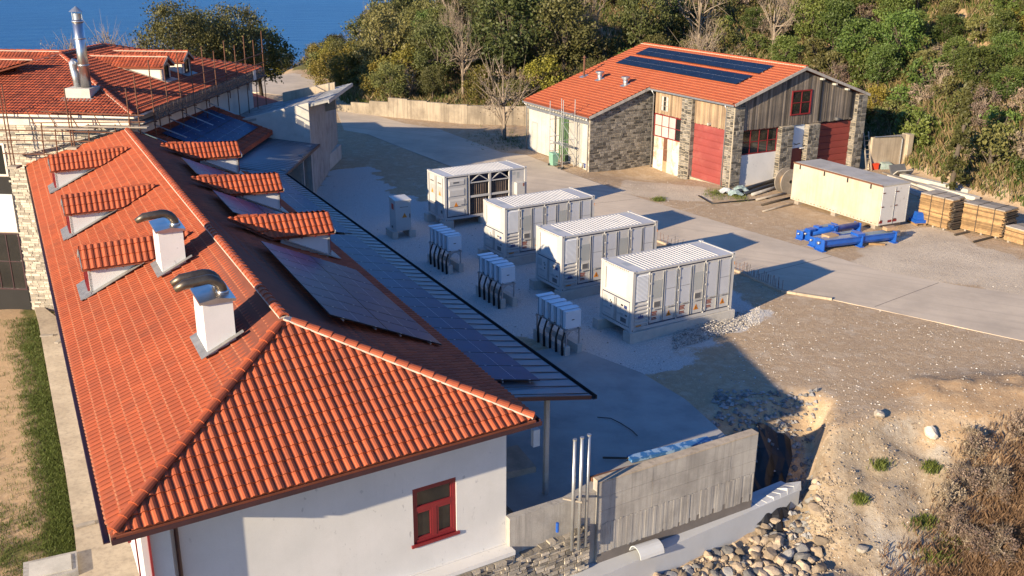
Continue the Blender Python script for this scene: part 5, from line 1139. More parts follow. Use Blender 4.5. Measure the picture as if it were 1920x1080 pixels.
# cabinet
f = Fr((-7.15, 58.5, 0), yaw=26); cb = thing('switch_cabinet', 'white square switch cabinet with a red logo and a warning triangle', 'cabinet', f(.5, .5, .42))
MB().bx(f, .0, 1.0, 0, 1.1, .45, 2.33).build('body', 'white_paint', cb); MB().hexa([f(-.05, -.05, 2.33), f(1.05, -.05, 2.33), f(1.05, 1.15, 2.33), f(-.05, 1.15, 2.33), f(-.03, -.03, 2.40), f(1.03, -.03, 2.40), f(1.03, 1.13, 2.44), f(-.03, 1.13, 2.44)]).build('roof', 'white_paint', cb)
dr = MB().bx(f, .03, .97, -.025, 0, .5, 2.28).build('door', 'white_paint', cb); m = MB(); m.ext([f(.42, -.03, 1.28), f(.74, -.03, 1.28), f(.58, -.03, 1.58)], -f.ey*.004); m.build('warning_triangle', 'orange', dr); MB().bx(f, .9, .94, -.05, -.02, 1.25, 1.5).build('handle', 'black', dr)
MB().bx(f, .28, .82, -.029, -.025, 1.93, 1.96).build('text_line', 'grey_dark', dr); MB().bx(f, -.006, 0, .30, .68, 1.75, 2.1).build('logo', 'red_plastic', cb); MB().bx(f, -.008, -.006, .34, .62, 1.86, 1.9).build('logo_bar', 'label_red', cb); MB().bx(f, -.012, 0, .5, .75, .55, .68).build('vent', 'grey_dark', cb)
for s, (a, b) in (('left', (-.25, .1)), ('right', (.85, 1.25))): single(MB().bx(f, a, b, -.1, 1.2, -.2, .45), 'concrete_strip', 'concrete_pale', '%s concrete footing under the small switch cabinet' % s, 'footing')
# rebar kerb along the road behind the containers
kp = [at(1560, 562, 0), at(1465, 547, 0), at(1390, 512, 0), at(1232, 452, 0)]; kb = thing('rebar_kerb', 'concrete kerb with a row of rusty starter bars beside the road', 'kerb', kp[1])
mb = MB()
for p, q in zip(kp[:-1], kp[1:]): mb.beam(p-Z*.1, q-Z*.1, .22, .42)
mb.build('kerb', 'concrete_tan', kb)
for i in range(46):
    t_ = i/45*2; k = 1 if t_ < 1 else 2; u_ = t_-int(t_) if t_ < 2 else 1; p = kp[k]*(1-u_)+kp[k+1]*u_+v3(rnd.uniform(-.04, .04), rnd.uniform(-.05, .05), 0)
    MB().tube([p, p+v3(rnd.uniform(-.05, .05), rnd.uniform(-.05, .05), rnd.uniform(.45, .75))], .012, 5).build('starter_bar', 'rust', kb)
# ================================================================ old truck body
tb0 = v3(23.34, 60.96, 0); ud = nz(v3(19.65, 68.03, 0)-tb0); wd_ = v3(ud[1], -ud[0], 0); FT = Fr(tb0, ex=ud, ey=wd_); TL, TWd, z0, z1 = 8.0, 2.45, .28, 2.85
tk = thing('truck_body', 'old stained white box body with dark roof trim set down on blocks', 'container', FT(4, 1.2))
MB().bx(FT, 0, TL, 0, TWd, z0, z1).build('box', 'truck_white', tk); MB().bx(FT, -.02, TL+.02, -.03, TWd+.03, z1, z1+.06).build('roof', 'truck_roof', tk)
for i in range(3): MB().bx(FT, .2+i*2.6, 2.7+i*2.6, .1, TWd-.1, z1+.06, z1+.075).build('roof_sheet', 'truck_roof', tk)
MB().bx(FT, -.03, TL+.03, -.045, -.0, z1-.02, z1+.085).build('roof_trim', 'rust', tk)
for x in (.9, 2.9, 5.0, 7.3): MB().bx(FT, x, x+.08, -.05, -.005, z1-.32, z1-.02).build('trim_bracket', 'black', tk)
MB().bx(FT, -.02, TL, -.02, .0, z0, z0+.22).build('sill_rail', 'truck_white', tk)
mb = MB()
for i in range(26): mb.bx(FT, .2+i*.3, .25+i*.3+rnd.uniform(0, .1), -.024, -.02, z0+.08, z0+.13)
mb.build('rail_wear', 'rust', tk)
for y0, y1 in ((.04, 1.21), (1.24, TWd-.04)):
    dr = MB().bx(FT, -.05, 0, y0, y1, z0+.05, z1-.05).build('rear_door', 'truck_rear', tk)
    for z in (.6, 1.5, 2.4): MB().bx(FT, -.08, -.05, y0-.02 if y0 > 1 else y0, y0+.2, z, z+.06).build('hinge', 'rust', dr)
    MB().tube([FT(-.075, y1-.1, z0+.1), FT(-.075, y1-.1, z1-.1)], .016, 6).build('lock_bar', 'galv', dr)
for y0, y1 in ((.0, .28), (.75, 1.55)): MB().bx(FT, -.056, -.05, y0, y1, z0+.16, z0+.32).build('red_marking', 'red_paint', tk)
for a in (.3, 3.8, 7.3):
    single(MB().bx(FT, a, a+.4, .1, TWd-.1, -.05, z0), 'timber_sleeper', 'timber_grey', 'timber sleeper under the old white truck body', 'sleeper', 'sleepers under the truck body')
# ================================================================ blue screw conveyors
def conveyor(pa, pb, r, lab, trough=True, grp='blue screw conveyors'):
    p, q = at(*pa, .25), at(*pb, .25); d = nz(q-p); L_ = np.linalg.norm(q-p); f = Fr((p[0], p[1], .0), ex=d); z = .20
    t = thing('screw_conveyor', lab, 'conveyor', f(L_/2, 0), None, grp)
    if trough:
        MB().ext([f(0, -r, z+r*1.6), f(0, -r, z+r*.6), f(0, -r*.6, z+.0), f(0, r*.6, z+.0), f(0, r, z+r*.6), f(0, r, z+r*1.6)], d*L_).build('trough', 'blue_paint', t)
        MB().bx(f, 0, L_, -r*1.25, r*1.25, z+r*1.6, z+r*1.72).build('flange', 'blue_paint', t); MB().bx(f, .1, L_*.48, -r*.95, r*.95, z+r*1.72, z+r*1.78).build('lid', 'galv', t); MB().bx(f, L_*.56, L_-.1, -r*.95, r*.95, z+r*1.72, z+r*1.78).build('lid', 'teal_metal', t)
    else:
        MB().tube([f(0, 0, z+r), f(L_, 0, z+r)], r, 16).build('tube', 'blue_paint', t, smooth=True)
        for x in (L_*.5,): MB().tube([f(x-.04, 0, z+r), f(x+.04, 0, z+r)], r*1.45, 16).build('flange', 'blue_paint', t)
    for x in (-.05, L_*.52, L_): 
        MB().bx(f, x, x+.06, -r*1.4, r*1.4, .0, z+r*1.9).build('end_plate', 'blue_paint', t); MB().bx(f, x-.10, x+.2, -r*1.4, r*1.4, -.02, .05).build('foot', 'blue_paint', t)
    MB().bx(f, L_*.46, L_*.56, -r*1.2, r*1.2, z+r*1.7, z+r*2.3).build('inspection_box', 'blue_paint', t)
    MB().bx(f, .02, .5, -r*1.1, r*1.1, z+r*1.8, z+r*2.4).build('inlet', 'blue_paint', t) if not trough else None
    MB().tube([f(-.05, 0, z+r), f(-.22, 0, z+r)], r*.35, 10).build('bearing', 'galv', t, smooth=True)
    return t, f, L_
tc_, f, L_ = conveyor((1538, 462), (1671, 446), .28, 'blue trough conveyor with a grey motor, in front of the truck body')
MB().tube([f(L_+.06, 0, .5), f(L_+.55, 0, .5)], .17, 12).build('motor', 'galv', tc_, smooth=True); MB().bx(f, L_-.5, L_+.3, -.1, .3, .75, .95).build('gearbox', 'card', tc_)
conveyor((1524, 454), (1602, 442), .20, 'blue trough conveyor lying beside the one with a motor'); conveyor((1513, 442), (1607, 426), .20, 'round blue tube conveyor with square end boxes', trough=False); conveyor((1500, 441), (1563, 427), .18, 'short blue trough conveyor nearest the road')
p = at(1556, 446, .55); f = Fr((p[0], p[1], .30), yaw=30); single(MB().bx(f, -.4, .4, -.3, .3, 0, .48), 'cardboard_box', 'card', 'brown cardboard box lying on the blue conveyors', 'box')
p = at(1643, 459, 0); f = Fr((p[0], p[1], 0), yaw=-10); single(MB().bx(f, -.5, .5, -.08, .08, 0, .1), 'timber_offcut', 'timber', 'short timber offcut on the ground by the blue conveyors', 'timber')
# blue machine on pallet behind the truck body
p = at(1716, 424, 0); f = Fr((p[0], p[1], 0), yaw=8); pt = thing('pallet', 'wooden pallet under a blue machine beside the truck body', 'pallet', f(.6, .5))
for i in range(5): MB().bx(f, 0, 1.4, i*.24, i*.24+.15, .12, .15).build('slat', 'timber', pt)
for i in range(3): MB().bx(f, .05+i*.6, .15+i*.6, 0, 1.15, 0, .12).build('bearer', 'timber', pt)
bl = thing('blue_machine_part', 'blue steel machine part on a pallet beside the truck body', 'machine', f(.5, .5, .15)); MB().bx(f, .05, 1.2, .1, 1.0, .15, .35).build('base', 'blue_paint', bl); MB().hexa([f(.15, .25, .35), f(.8, .25, .35), f(.8, .9, .35), f(.15, .9, .35), f(.3, .35, .8), f(.6, .35, .8), f(.6, .8, .8), f(.3, .8, .8)]).build('hopper', 'blue_paint', bl)
# ================================================================ timber
def stack(pa, pb, wd, hh, lab, layers=None, m_='timber', rag=.35):
    p, q = at(*pa, 0), at(*pb, 0); d = nz(q-p); L_ = np.linalg.norm(q-p); f = Fr((p[0], p[1], 0), ex=d, ey=v3(-d[1], d[0], 0)); t = thing('timber_stack', lab, 'timber', f(L_/2, wd/2), None, 'timber stacks by the truck body')
    th = .075; n = int(hh/th)
    for i in range(n):
        z = .12+i*th; e = rnd.uniform(-rag, .06) if i > 1 else 0
        for j, (b0, b1) in enumerate(((0, .5), (.5, 1))): 
            e2_ = rnd.uniform(-rag*.5, .05); MB().bx(f, rnd.uniform(0, .05), L_+e2_, b0*wd+rnd.uniform(0, .03), b1*wd-.01, z, z+th-.014, rnd.random()).build('plank', m_ if i < n-1 else 'timber_grey', t)
    for i in range(int(n*.9)):
        z = .12+i*th; MB().bx(f, L_-.05, L_+rnd.uniform(.02, .16), rnd.uniform(0, .2)*wd, rnd.uniform(.7, 1)*wd, z+.005, z+th-.02, rnd.random()).build('plank_end', 'timber_dark', t)
    for x in (.3, L_*.5, L_-.4): MB().bx(f, x, x+.12, 0, wd, 0, .12).build('bearer', 'timber_grey', t)
    for x in (L_*.35, L_*.75): MB().bx(f, x, x+.05, -.012, wd+.012, .1, .12+n*th+.01).build('strap', 'timber_dark', t)
stack((1718, 418), (1777, 434), 1.5, 2.0, 'tall ragged plank stack right behind the truck body'); stack((1799, 431), (1876, 449.5), 1.6, 1.75, 'long strapped plank stack with dark ragged ends'); stack((1880, 452), (1990, 485), 1.5, .95, 'low plank stack past the strapped stack')
def beamrow(lst, nm, m_, lab, grp, z=0., w=.3, h=.12):
    for (a, b) in lst:
        p, q = at(*a, 0), at(*b, 0); hh = float(max(0, H((p[0]+q[0])/2, (p[1]+q[1])/2)))+z; mb = MB().beam(p+Z*(hh+h/2), q+Z*(hh+h/2), w*rnd.uniform(.8, 1.1), h, rnd.random()); single(mb, nm, m_, lab, 'beam', grp)
beamrow([((1668, 334), (1790, 372)), ((1690, 332), (1818, 362)), ((1660, 343), (1760, 380)), ((1740, 352), (1832, 376)), ((1765, 372), (1880, 400))], 'concrete_beam', 'concrete_pale', 'pale long beam lying in the heap behind the plank stacks', 'pale beams behind the plank stacks', w=.5, h=.28)
beamrow([((1700, 352), (1800, 390)), ((1720, 362), (1770, 378)), ((1730, 372), (1850, 405)), ((1760, 385), (1810, 396)), ((1820, 395), (1870, 404)), ((1655, 330), (1720, 352))], 'loose_board', 'timber_grey', 'weathered loose board lying between the pale beams', 'loose boards behind the plank stacks', z=.25, w=.3, h=.08)
beamrow([((1790, 442), (1815, 436)), ((1825, 455), (1860, 446))], 'timber_bearer', 'timber_dark', 'dark bearer lying on the ground before the strapped plank stack', 'bearers before the plank stacks', w=.14, h=.1)
p = at(1665, 330, 0); f = Fr((p[0], p[1], float(H(p[0], p[1]))), yaw=20); t = thing('steel_trough', 'grey folded steel trough tipped on the beam heap', 'trough', f(0, 0)); MB().ext([f(0, -.4, .2), f(0, 0, .9), f(0, .1, .86), f(0, -.25, .2)], f.ex*1.5).build('flange', 'grey_dark', t); MB().ext([f(.1, -.42, .15), f(.1, -.9, .55), f(.1, -.85, .6), f(.1, -.38, .22)], f.ex*1.5).build('web', 'concrete_pale', t)
# cable drum and pipes by the hall
p = at(1480, 364, 0); f = Fr((p[0], p[1], 0), yaw=29); dr = thing('cable_drum', 'wooden cable drum leaning behind the truck body', 'cable drum', p)
for y in (0, .62): MB().tube([f(0, y, .92), f(0, y+.07, .92)], .92, 28).build('flange', 'timber_grey', dr)
MB().tube([f(0, .07, .92), f(0, .62, .92)], .45, 20).build('core', 'timber', dr); MB().tube([f(0, -.02, .92), f(0, 0, .92)], .12, 10).build('hub', 'black', dr)
for i, (a, b, r, m_, lb_) in enumerate((((1376, 364), (1466, 337), .14, 'plastic_pipe', 'thick black plastic pipe against the hall wall'), ((1395, 366), (1472, 342), .12, 'plastic_pipe', 'black plastic pipe lying second from the hall wall'), ((1410, 368), (1476, 348), .12, 'concrete', 'grey pipe lying beside the black pipes'), ((1418, 377), (1488, 361), .09, 'timber_grey', 'weathered round pole in front of the pipes'), ((1428, 386), (1490, 371), .08, 'timber_dark', 'dark round pole lying before the cable drum'), ((1430, 398), (1486, 384), .06, 'timber_grey', 'thin pole lying outermost by the truck body'))):
    p, q = at(*a, 0), at(*b, 0); d = q-p; single(MB().tube([p+Z*r-d*.0, p+d*.5+Z*(r+.02), q+Z*r], r, 10), 'pipe' if i < 3 else 'pole', m_, lb_, 'pipe' if i < 3 else 'pole', smooth=True)
p0 = [at(x, y, 0)+Z*.05 for x, y in ((1310, 368), (1335, 383), (1365, 380), (1400, 377), (1440, 373))]; single(MB().tube(p0, .05, 6), 'hose', 'black', 'black hose curling over the dirt by the hall corner', 'hose', smooth=True)
for k, (x, y) in enumerate(((1362, 362), (1378, 366), (1388, 358))):
    p = at(x, y, 0); mb = MB(); V = []; n = 7
    for i in range(n):
        for j in range(n): V.append(p+v3((i/(n-1)-.5)*1.1, (j/(n-1)-.5)*.9, .05+.28*max(0, 1-((i-3)**2+(j-3)**2)/11)+rnd.uniform(0, .14)))
    mb.add(V, [(i*n+j, i*n+j+1, (i+1)*n+j+1, (i+1)*n+j) for i in range(n-1) for j in range(n-1)]); o = single(mb, 'plastic_sheet', 'poly_sheet' if k else 'membrane', 'crumpled plastic sheet among weeds at the hall corner', 'plastic sheet', 'plastic sheets at the hall corner')
# concrete slab leaning, ladder, red crate, pale blocks
p = at(1628, 318, 0); f = Fr((p[0], p[1], -.1), yaw=24); cp = thing('leaning_concrete_slab', 'upright tan concrete panel with a ribbed edge beside the hall', 'panel', f(1.5, 0)); MB().bx(f, .1, 3.6, 0, .25, 0, 2.7).build('slab', 'concrete_tan', cp); MB().bx(f, 3.6, 4.1, -.35, .45, 0, 2.75).build('rib', 'concrete_tan', cp); MB().tube([f(3.2, -.06, .1), f(3.2, -.06, 2.4), f(2.9, -.06, 2.65), f(.2, -.06, 2.75)], .05, 8).build('conduit', 'galv', cp)
f = Fr((p[0]-.7, p[1]+.2, -.1), yaw=24); ld = thing('ladder', 'wooden ladder leaning between the hall pier and the concrete panel', 'ladder', f(0, 0))
for a in (0, .5): MB().beam(f(a, -.9, 0), f(a+.2, .2, 3.1), .09, .06).build('rail', 'timber_grey', ld)
for i in range(8): t_ = (i+1)/9; MB().beam(f(.2*t_, -.9+1.1*t_, 3.1*t_), f(.5+.2*t_, -.9+1.1*t_, 3.1*t_), .04, .04).build('rung', 'timber_grey', ld)
f = Fr(at(1638, 317, .0), yaw=10); t = thing('red_crate', 'bright red plastic crate before the concrete panel', 'crate', f(0, 0)); MB().bx(f, -.3, .3, -.2, .2, .0, .42).build('body', 'red_plastic', t); MB().bx(f, -.33, .33, -.23, .23, .42, .5).build('rim', 'red_plastic', t)
f = Fr(at(1660, 316, .0), yaw=10); single(MB().hexa([f(-.5, -.3, 0), f(.5, -.3, 0), f(.5, .3, 0), f(-.5, .3, 0), f(-.45, -.25, .5), f(.4, -.3, .42), f(.45, .25, .5), f(-.4, .3, .55)]), 'wrapped_bundle', 'poly_sheet', 'pale plastic wrapped bundle beside the red crate', 'bundle')
# ================================================================ retaining wall, footing, pipes
FR = Fr(WP, ex=WD, ey=-WN)       # ey points back to the yard
rw = thing('retaining_wall', 'board-marked concrete retaining wall at the edge of the apron', 'wall', FR(-3.3, 0, -3))
MB().bx(FR, -6.75, .0, .0, .32, -3.2, 1.15).build('wall', 'concrete', rw)
MB().bx(FR, -9.94, -6.75, .12, .40, -3.2, .78).build('low_wall', 'concrete', rw)
mb = MB(); s = -6.74
while s < -.02:
    w_ = min(rnd.uniform(.07, .12), -.01-s); mb.bx(FR, s, s+w_-.006, -.008-rnd.uniform(0, .016), 0, -1.45-rnd.uniform(0, .05), -.38+.06*(s+6)/6*0+rnd.uniform(-.03, .03), rnd.random()); s += w_
mb.build('board_marks', 'concrete', rw, kind='stuff')
for z0, z1 in ((-.36, .10), (.112, .60), (.612, 1.14)):
    for a, b in ((-6.74, -4.6), (-4.59, -1.2), (-1.19, -.005)): MB().bx(FR, a, b, -.012-rnd.uniform(0, .008), 0, z0, z1).build('cast_panel', 'concrete', rw)
mb = MB(); mb.ext([FR(-6.74, 0, -3.), FR(-.003, 0, -3.), FR(-.003, 0, -1.22), FR(-2.5, 0, -1.30), FR(-4.6, 0, -1.42), FR(-6.74, 0, -1.5)], WN*.010); mb.build('damp_band', 'concrete_wet', rw)
MB().bx(FR, -6.75, .005, -.02, .34, 1.15, 1.19).build('coping', 'concrete_tan', rw)
Pr, Pl = at(1500, 917, -1.75), at(1140, 1073, -1.75); dd = nz(Pr-Pl); Fm = Fr((Pl[0], Pl[1], 0), ex=dd); Lm = np.linalg.norm(Pr-Pl)
mm = thing('membrane_footing', 'footing strip wrapped in smooth pale grey membrane below the retaining wall', 'footing', Fm(Lm/2, 0, -3))
MB().hexa([Fm(-6, 0, -2.95), Fm(Lm, 0, -2.95), Fm(Lm, .95, -2.95), Fm(-6, .95, -2.95), Fm(-6, .0, -1.80), Fm(Lm, 0, -1.78), Fm(Lm, .9, -1.84), Fm(-6, 1.0, -1.84)]).build('membrane', 'membrane', mm)
mb = MB()
for i in range(6):
    a = Lm-2.1+i*.36; mb.hexa([Fm(a, .0, -1.83), Fm(a+.38, .0, -1.83), Fm(a+.38, .7, -1.85), Fm(a, .7, -1.85), Fm(a, .06, -1.78+.07*i*rnd.uniform(.5, 1)), Fm(a+.38, .06, -1.76+.06*i*rnd.uniform(.6, 1)), Fm(a+.38, .6, -1.8), Fm(a, .6, -1.8)])
mb.build('membrane_folds', 'membrane', mm)
p = at(1212, 1034, -1.74); f = Fr((p[0], p[1], -1.78), yaw=28); t = thing('half_pipe', 'white half-round plastic shell lying on the membrane', 'plastic shell', p); mb = MB()
ar_ = [(math.cos(a)*.34, math.sin(a)*.34) for a in np.linspace(.1, math.pi-.1, 10)]; ari = [(x*.9, y*.9) for x, y in ar_][::-1]
mb.ext([f(-.45, x, y) for x, y in ar_+ari], f.ex*.95); mb.build('shell', 'membrane', t); MB().ext([f(.49, x, y) for x, y in ar_], f.ex*.02).build('end_plate', 'black', t)
for i, (px, py, ht) in enumerate(((1073, 990, 3.05), (1086, 989, 3.1), (1099, 983, 3.1))):
    p = at(px, py, .05); t = thing('steel_standpipe', 'galvanised standpipe rising beside the retaining wall', 'pipe', p, None, 'three standpipes by the retaining wall'); MB().tube([p-Z*.8, p+Z*ht], .055, 10).build('pipe', 'galv', t, smooth=True); MB().tube([p+Z*ht, p+Z*(ht+.05)], .065, 10).build('cap', 'galv', t)
p, q = at(1056, 934, 1.0), at(1092, 941, 1.0); single(MB().beam(p, q, .10, .05), 'tie_board', 'timber_grey', 'short board tying the three standpipes together', 'board')
p = at(1045, 992, .15); single(MB().tube([p-Z*.1, p+Z*.22], .05, 8), 'blue_pipe_stub', 'blue_paint', 'short blue pipe stub on the stone wall', 'pipe')
# things on the apron
for i, (a, b, m_, lb_) in enumerate((((1180, 865), (1330, 828), 'tarp', 'blue wrapped bundle of rods along the retaining wall'), ((1108, 902), (1190, 880), 'rust', 'rusty steel channel lying along the retaining wall'), ((1130, 862), (1182, 863), 'timber_dark', 'dark short rod on the concrete apron'))):
    zz = apz(29.5)+.04; p, q = at(*a, zz), at(*b, zz); single(MB().beam(p+Z*.08, q+Z*.08, .35 if i == 0 else .18 if i == 1 else .06, .12 if i < 2 else .05), ('wrapped_rods', 'steel_channel', 'rod')[i], m_, lb_, ('rods', 'steel channel', 'rod')[i])
p0 = [at(x, y, apz(at(x, y, .4)[1])+.05)+Z*.02 for x, y in ((1120, 783), (1145, 785), (1165, 795), (1185, 808), (1195, 818))]; single(MB().tube(p0, .018, 5), 'cable', 'black', 'thin black cable lying across the concrete apron', 'cable')
f = Fr(at(972, 880, .9), yaw=31); t = thing('timber_board', 'weathered board leaning under the lean-to roof edge', 'board', f(0, 0)); MB().hexa([f(-.6, -.2, -.1), f(.5, -.3, -.1), f(.5, .9, -.1), f(-.6, .9, -.1), f(-.6, -.2, .15), f(.5, -.3, .1), f(.5, .9, .35), f(-.6, .9, .4)]).build('panel', 'timber_grey', t)
p = at(1004, 820, 2.2); f = Fr(p, yaw=30); single(MB().bx(f, -.12, .12, -.08, .08, -.3, .3), 'meter_box', 'inverter', 'small grey meter box on the lean-to post', 'meter box')
# black plastic in the pit
mb = MB(); n = 12; V = []
for i in range(n):
    for j in range(6):
        px, py = 1448+(j-2.5)*13+6*math.sin(i), 835+i*9.5; g = at(px, py, -1.5); V.append(v3(g[0], g[1], float(H(g[0], g[1]))+.10+rnd.uniform(0, .3)))
mb.add(V, [(i*6+j, i*6+j+1, i*6+j+7, i*6+j+6) for i in range(n-1) for j in range(5)]); single(mb, 'black_sheet', 'black', 'crumpled black plastic sheet in the rubble pit', 'plastic sheet')
# drain cover and small boxes on the low path
p = at(215, 960, -4.42); f = Fr((p[0]-4.2, p[1]+1.5, -4.42), yaw=118)
p = at(95, 1065, -4.3); f = Fr((p[0], p[1], -4.6), yaw=25); t = thing('manhole_cover', 'grey concrete manhole chamber in the grass by the path', 'manhole', p); MB().bx(f, -.9, .9, -.7, .7, 0, .35).build('chamber', 'concrete', t); MB().bx(f, -.7, .7, -.5, .5, .35, .4).build('lid', 'concrete_pale', t)
for i, (x, y) in enumerate(((160, 985), (175, 825), (88, 630), (112, 640))):
    p = at(x, y, -4.42); f = Fr(p, yaw=rnd.uniform(0, 90)); single(MB().bx(f, -.35, .35, -.12, .12, 0, .08), 'timber_offcut', 'timber_grey', 'small offcut lying on the low path beside the long house', 'offcut', 'offcuts on the low path')
# ================================================================ stones, plants, trees
def rockmesh(k, m_='rock', flat=.75):
    q = np.random.RandomState(k); bm = bmesh.new(); bmesh.ops.create_icosphere(bm, subdivisions=2, radius=.5); cut = [Vector(q.normal(0, 1, 3)).normalized() for _ in range(10)]
    for v in bm.verts:
        for c_ in cut:           # flatten against a few random planes: worn facets
            e_ = v.co.dot(c_)-.29
            if e_ > 0: v.co = v.co-c_*e_*.85
        v.co = Vector((v.co.x*(1+q.uniform(-.06, .06)), v.co.y*(1+q.uniform(-.06, .06)), v.co.z*flat*(1+q.uniform(-.06, .06))))
    me = bpy.data.meshes.new('rock'); bm.to_mesh(me); bm.free(); me.materials.append(MT[m_])
    a = me.attributes.new('tint', 'FLOAT', 'FACE'); a.data.foreach_set('value', np.full(len(me.polygons), .1+.8*(k % 7)/6, np.float32)); return me
RM = [rockmesh(i, 'rock' if i % 5 else 'rock_grey') for i in range(15)]
def scatter_mesh(name, pts, sizes, mat_, tri=8, seed=3, flat=.6):
    """many small stones joined into one mesh"""
    q = np.random.RandomState(seed); o = np.array([(1, 0, 0), (-1, 0, 0), (0, 1, 0), (0, -1, 0), (0, 0, 1), (0, 0, -1)], float)*.5
    F = np.array([(0, 2, 4), (2, 1, 4), (1, 3, 4), (3, 0, 4), (2, 0, 5), (1, 2, 5), (3, 1, 5), (0, 3, 5)]); n = len(pts)
    a = q.uniform(0, 6.28, n); V = np.repeat(o[None], n, 0)*q.uniform(.6, 1.3, (n, 6, 1)); V[:, :, 2] *= flat
    x = V[:, :, 0]*np.cos(a)[:, None]-V[:, :, 1]*np.sin(a)[:, None]; y = V[:, :, 0]*np.sin(a)[:, None]+V[:, :, 1]*np.cos(a)[:, None]
    V = np.stack([x, y, V[:, :, 2]], -1)*np.array(sizes)[:, None, None]+np.array(pts)[:, None, :]
    me = bpy.data.meshes.new(name); me.from_pydata(V.reshape(-1, 3).tolist(), [], (F[None]+6*np.arange(n)[:, None, None]).reshape(-1, 3).tolist()); me.materials.append(MT[mat_])
    at_ = me.attributes.new('tint', 'FLOAT', 'FACE'); at_.data.foreach_set('value', np.repeat(q.uniform(0, 1, n), 8).astype(np.float32)); return link(name, me, None, 'stuff')
def ground(P):
    P = np.array(P); P[:, 2] += H(P[:, 0], P[:, 1]); return P
def at_v(px, py, z):
    d = _f[None]+((px-960)/FPX)[:, None]*_r-((py-540)/FPX)[:, None]*_u; t = (z-CH)/d[:, 2]; return CAMP[0]+t*d[:, 0], CAMP[1]+t*d[:, 1]
def on_ground(px, py, z0=-1., n=4):
    zz = np.linspace(1.5, -7.5, 75); hit = np.zeros(len(px), bool); out = np.zeros((len(px), 3))
    for z in zz:
        x, y = at_v(px, py, np.full(len(px), z)); h = H(x, y); m = (~hit) & (h >= z); out[m] = np.stack([x, y, h], -1)[m]; hit |= m
    return out
def pt_ground(px, py): return on_ground(np.array([float(px)]), np.array([float(py)]))[0]
def dwdist(x, y): return (x-WP[0])*WN[0]+(y-WP[1])*WN[1], (x-WP[0])*WD[0]+(y-WP[1])*WD[1]
# rubble below the footing: each larger stone on its own
cnt = 0; tries = 0
while cnt < 210 and tries < 9000:
    tries += 1; px, py = rnd.uniform(1180, 1545), rnd.uniform(955, 1100); g = at(px, py, -2.9); x, y = g[0], g[1]; dw, s = dwdist(x, y)
    if (y-Fm.o[1])*Fm.ex[0]-(x-Fm.o[0])*Fm.ex[1] > -.15: continue
    if s > 3.2-1.2*max(-2, min(1.2, dw))+.3: continue
    sz = rnd.choice((.22, .28, .34, .42, .55))*rnd.uniform(.8, 1.2); o = bpy.data.objects.new('stone', rnd.choice(RM)); COL.objects.link(o)
    o.location = (x, y, float(H(x, y))+sz*.14); o.scale = (sz*rnd.uniform(.8, 1.4), sz, sz*rnd.uniform(.7, 1.05)); o.rotation_euler = (rnd.uniform(-.5, .5), rnd.uniform(-.5, .5), rnd.uniform(0, 6.3))
    tag(o, 'tan rubble stone heaped below the membrane footing', 'stone', 'rubble stones below the footing'); cnt += 1
for (px, py, sz, lb_) in ((1648, 785, .55, 'rounded white boulder on the crest of the earth bank'), (1742, 832, .75, 'pale angular boulder casting a long shadow on the earth bank'), (1612, 1045, .6, 'pale split stone low on the earth bank'), (1500, 1040, .7, 'dark grey rounded boulder in the rubble below the footing')):
    g = pt_ground(px, py); o = bpy.data.objects.new('boulder', rockmesh(int(px), 'stone_pale' if py != 1040 else 'rock_grey', .8)); COL.objects.link(o); o.location = (g[0], g[1], float(H(g[0], g[1]))+sz*.25); o.scale = (sz, sz*.8, sz); tag(o, lb_, 'boulder')
P_, S_ = [], []
while len(P_) < 2600:
    g = at(rnd.uniform(1150, 1560), rnd.uniform(930, 1110), -2.9); dw, s = dwdist(g[0], g[1])
    if dw < .5 or s > 3.4: continue
    P_.append((g[0], g[1], .02)); S_.append(rnd.uniform(.05, .2))
P_ = ground(P_)
scatter_mesh('rubble', P_, S_, 'rock', seed=5)
P_, S_ = [], []
while len(P_) < 900:       # dark rubble in the pit
    g = at(rnd.uniform(1335, 1530), rnd.uniform(765, 930), -.8); dw, s = dwdist(g[0], g[1])
    if s < .1: continue
    P_.append((g[0], g[1], .03)); S_.append(rnd.uniform(.06, .34))
P_ = ground(P_)
scatter_mesh('pit_rubble', P_, S_, 'rock_grey', seed=6)
P_, S_ = [], []
n_ = 26000; sel = nr.rand(n_) < .55; pxs = np.where(sel, nr.uniform(1380, 2000, n_), nr.uniform(600, 1450, n_)); pys = np.where(sel, nr.uniform(560, 1110, n_), nr.uniform(330, 720, n_)); zz_ = np.where(sel, -.8, 0.)
X_, Y_ = at_v(pxs, pys, zz_); dw = (X_-WP[0])*WN[0]+(Y_-WP[1])*WN[1]; s = (X_-WP[0])*WD[0]+(Y_-WP[1])*WD[1]
ok = ~inpoly(X_, Y_, ROAD) & ~inpoly(X_, Y_, AP) & ~((Y_ < 46) & (s < .2) & (dw > -.9)); X_, Y_ = X_[ok], Y_[ok]
scatter_mesh('loose_gravel', np.stack([X_, Y_, H(X_, Y_)+.005], -1), .018+.10*nr.rand(len(X_))**7, 'gravel', seed=7)
P_, S_ = [], []
nb_ = 9000; Gb = on_ground(nr.uniform(1480, 2000, nb_), nr.uniform(770, 1110, nb_)); Gb = Gb[Gb[:, 1] > 5]
scatter_mesh('bank_stones', Gb+[0, 0, .004], .02+.13*nr.rand(len(Gb))**5, 'rock', seed=9)
# a heap of gravel by the near container
P_, S_ = [], []
for i in range(2600):
    a = rnd.random(); p = at(1260+a*165, 648-a*50+rnd.uniform(-24, 10), 0); P_.append((p[0], p[1], rnd.random()**2*.26*math.sin(math.pi*min(1, a+.12)))); S_.append(rnd.uniform(.04, .11))
scatter_mesh('gravel_heap', ground(P_), S_, 'gravel', seed=8)

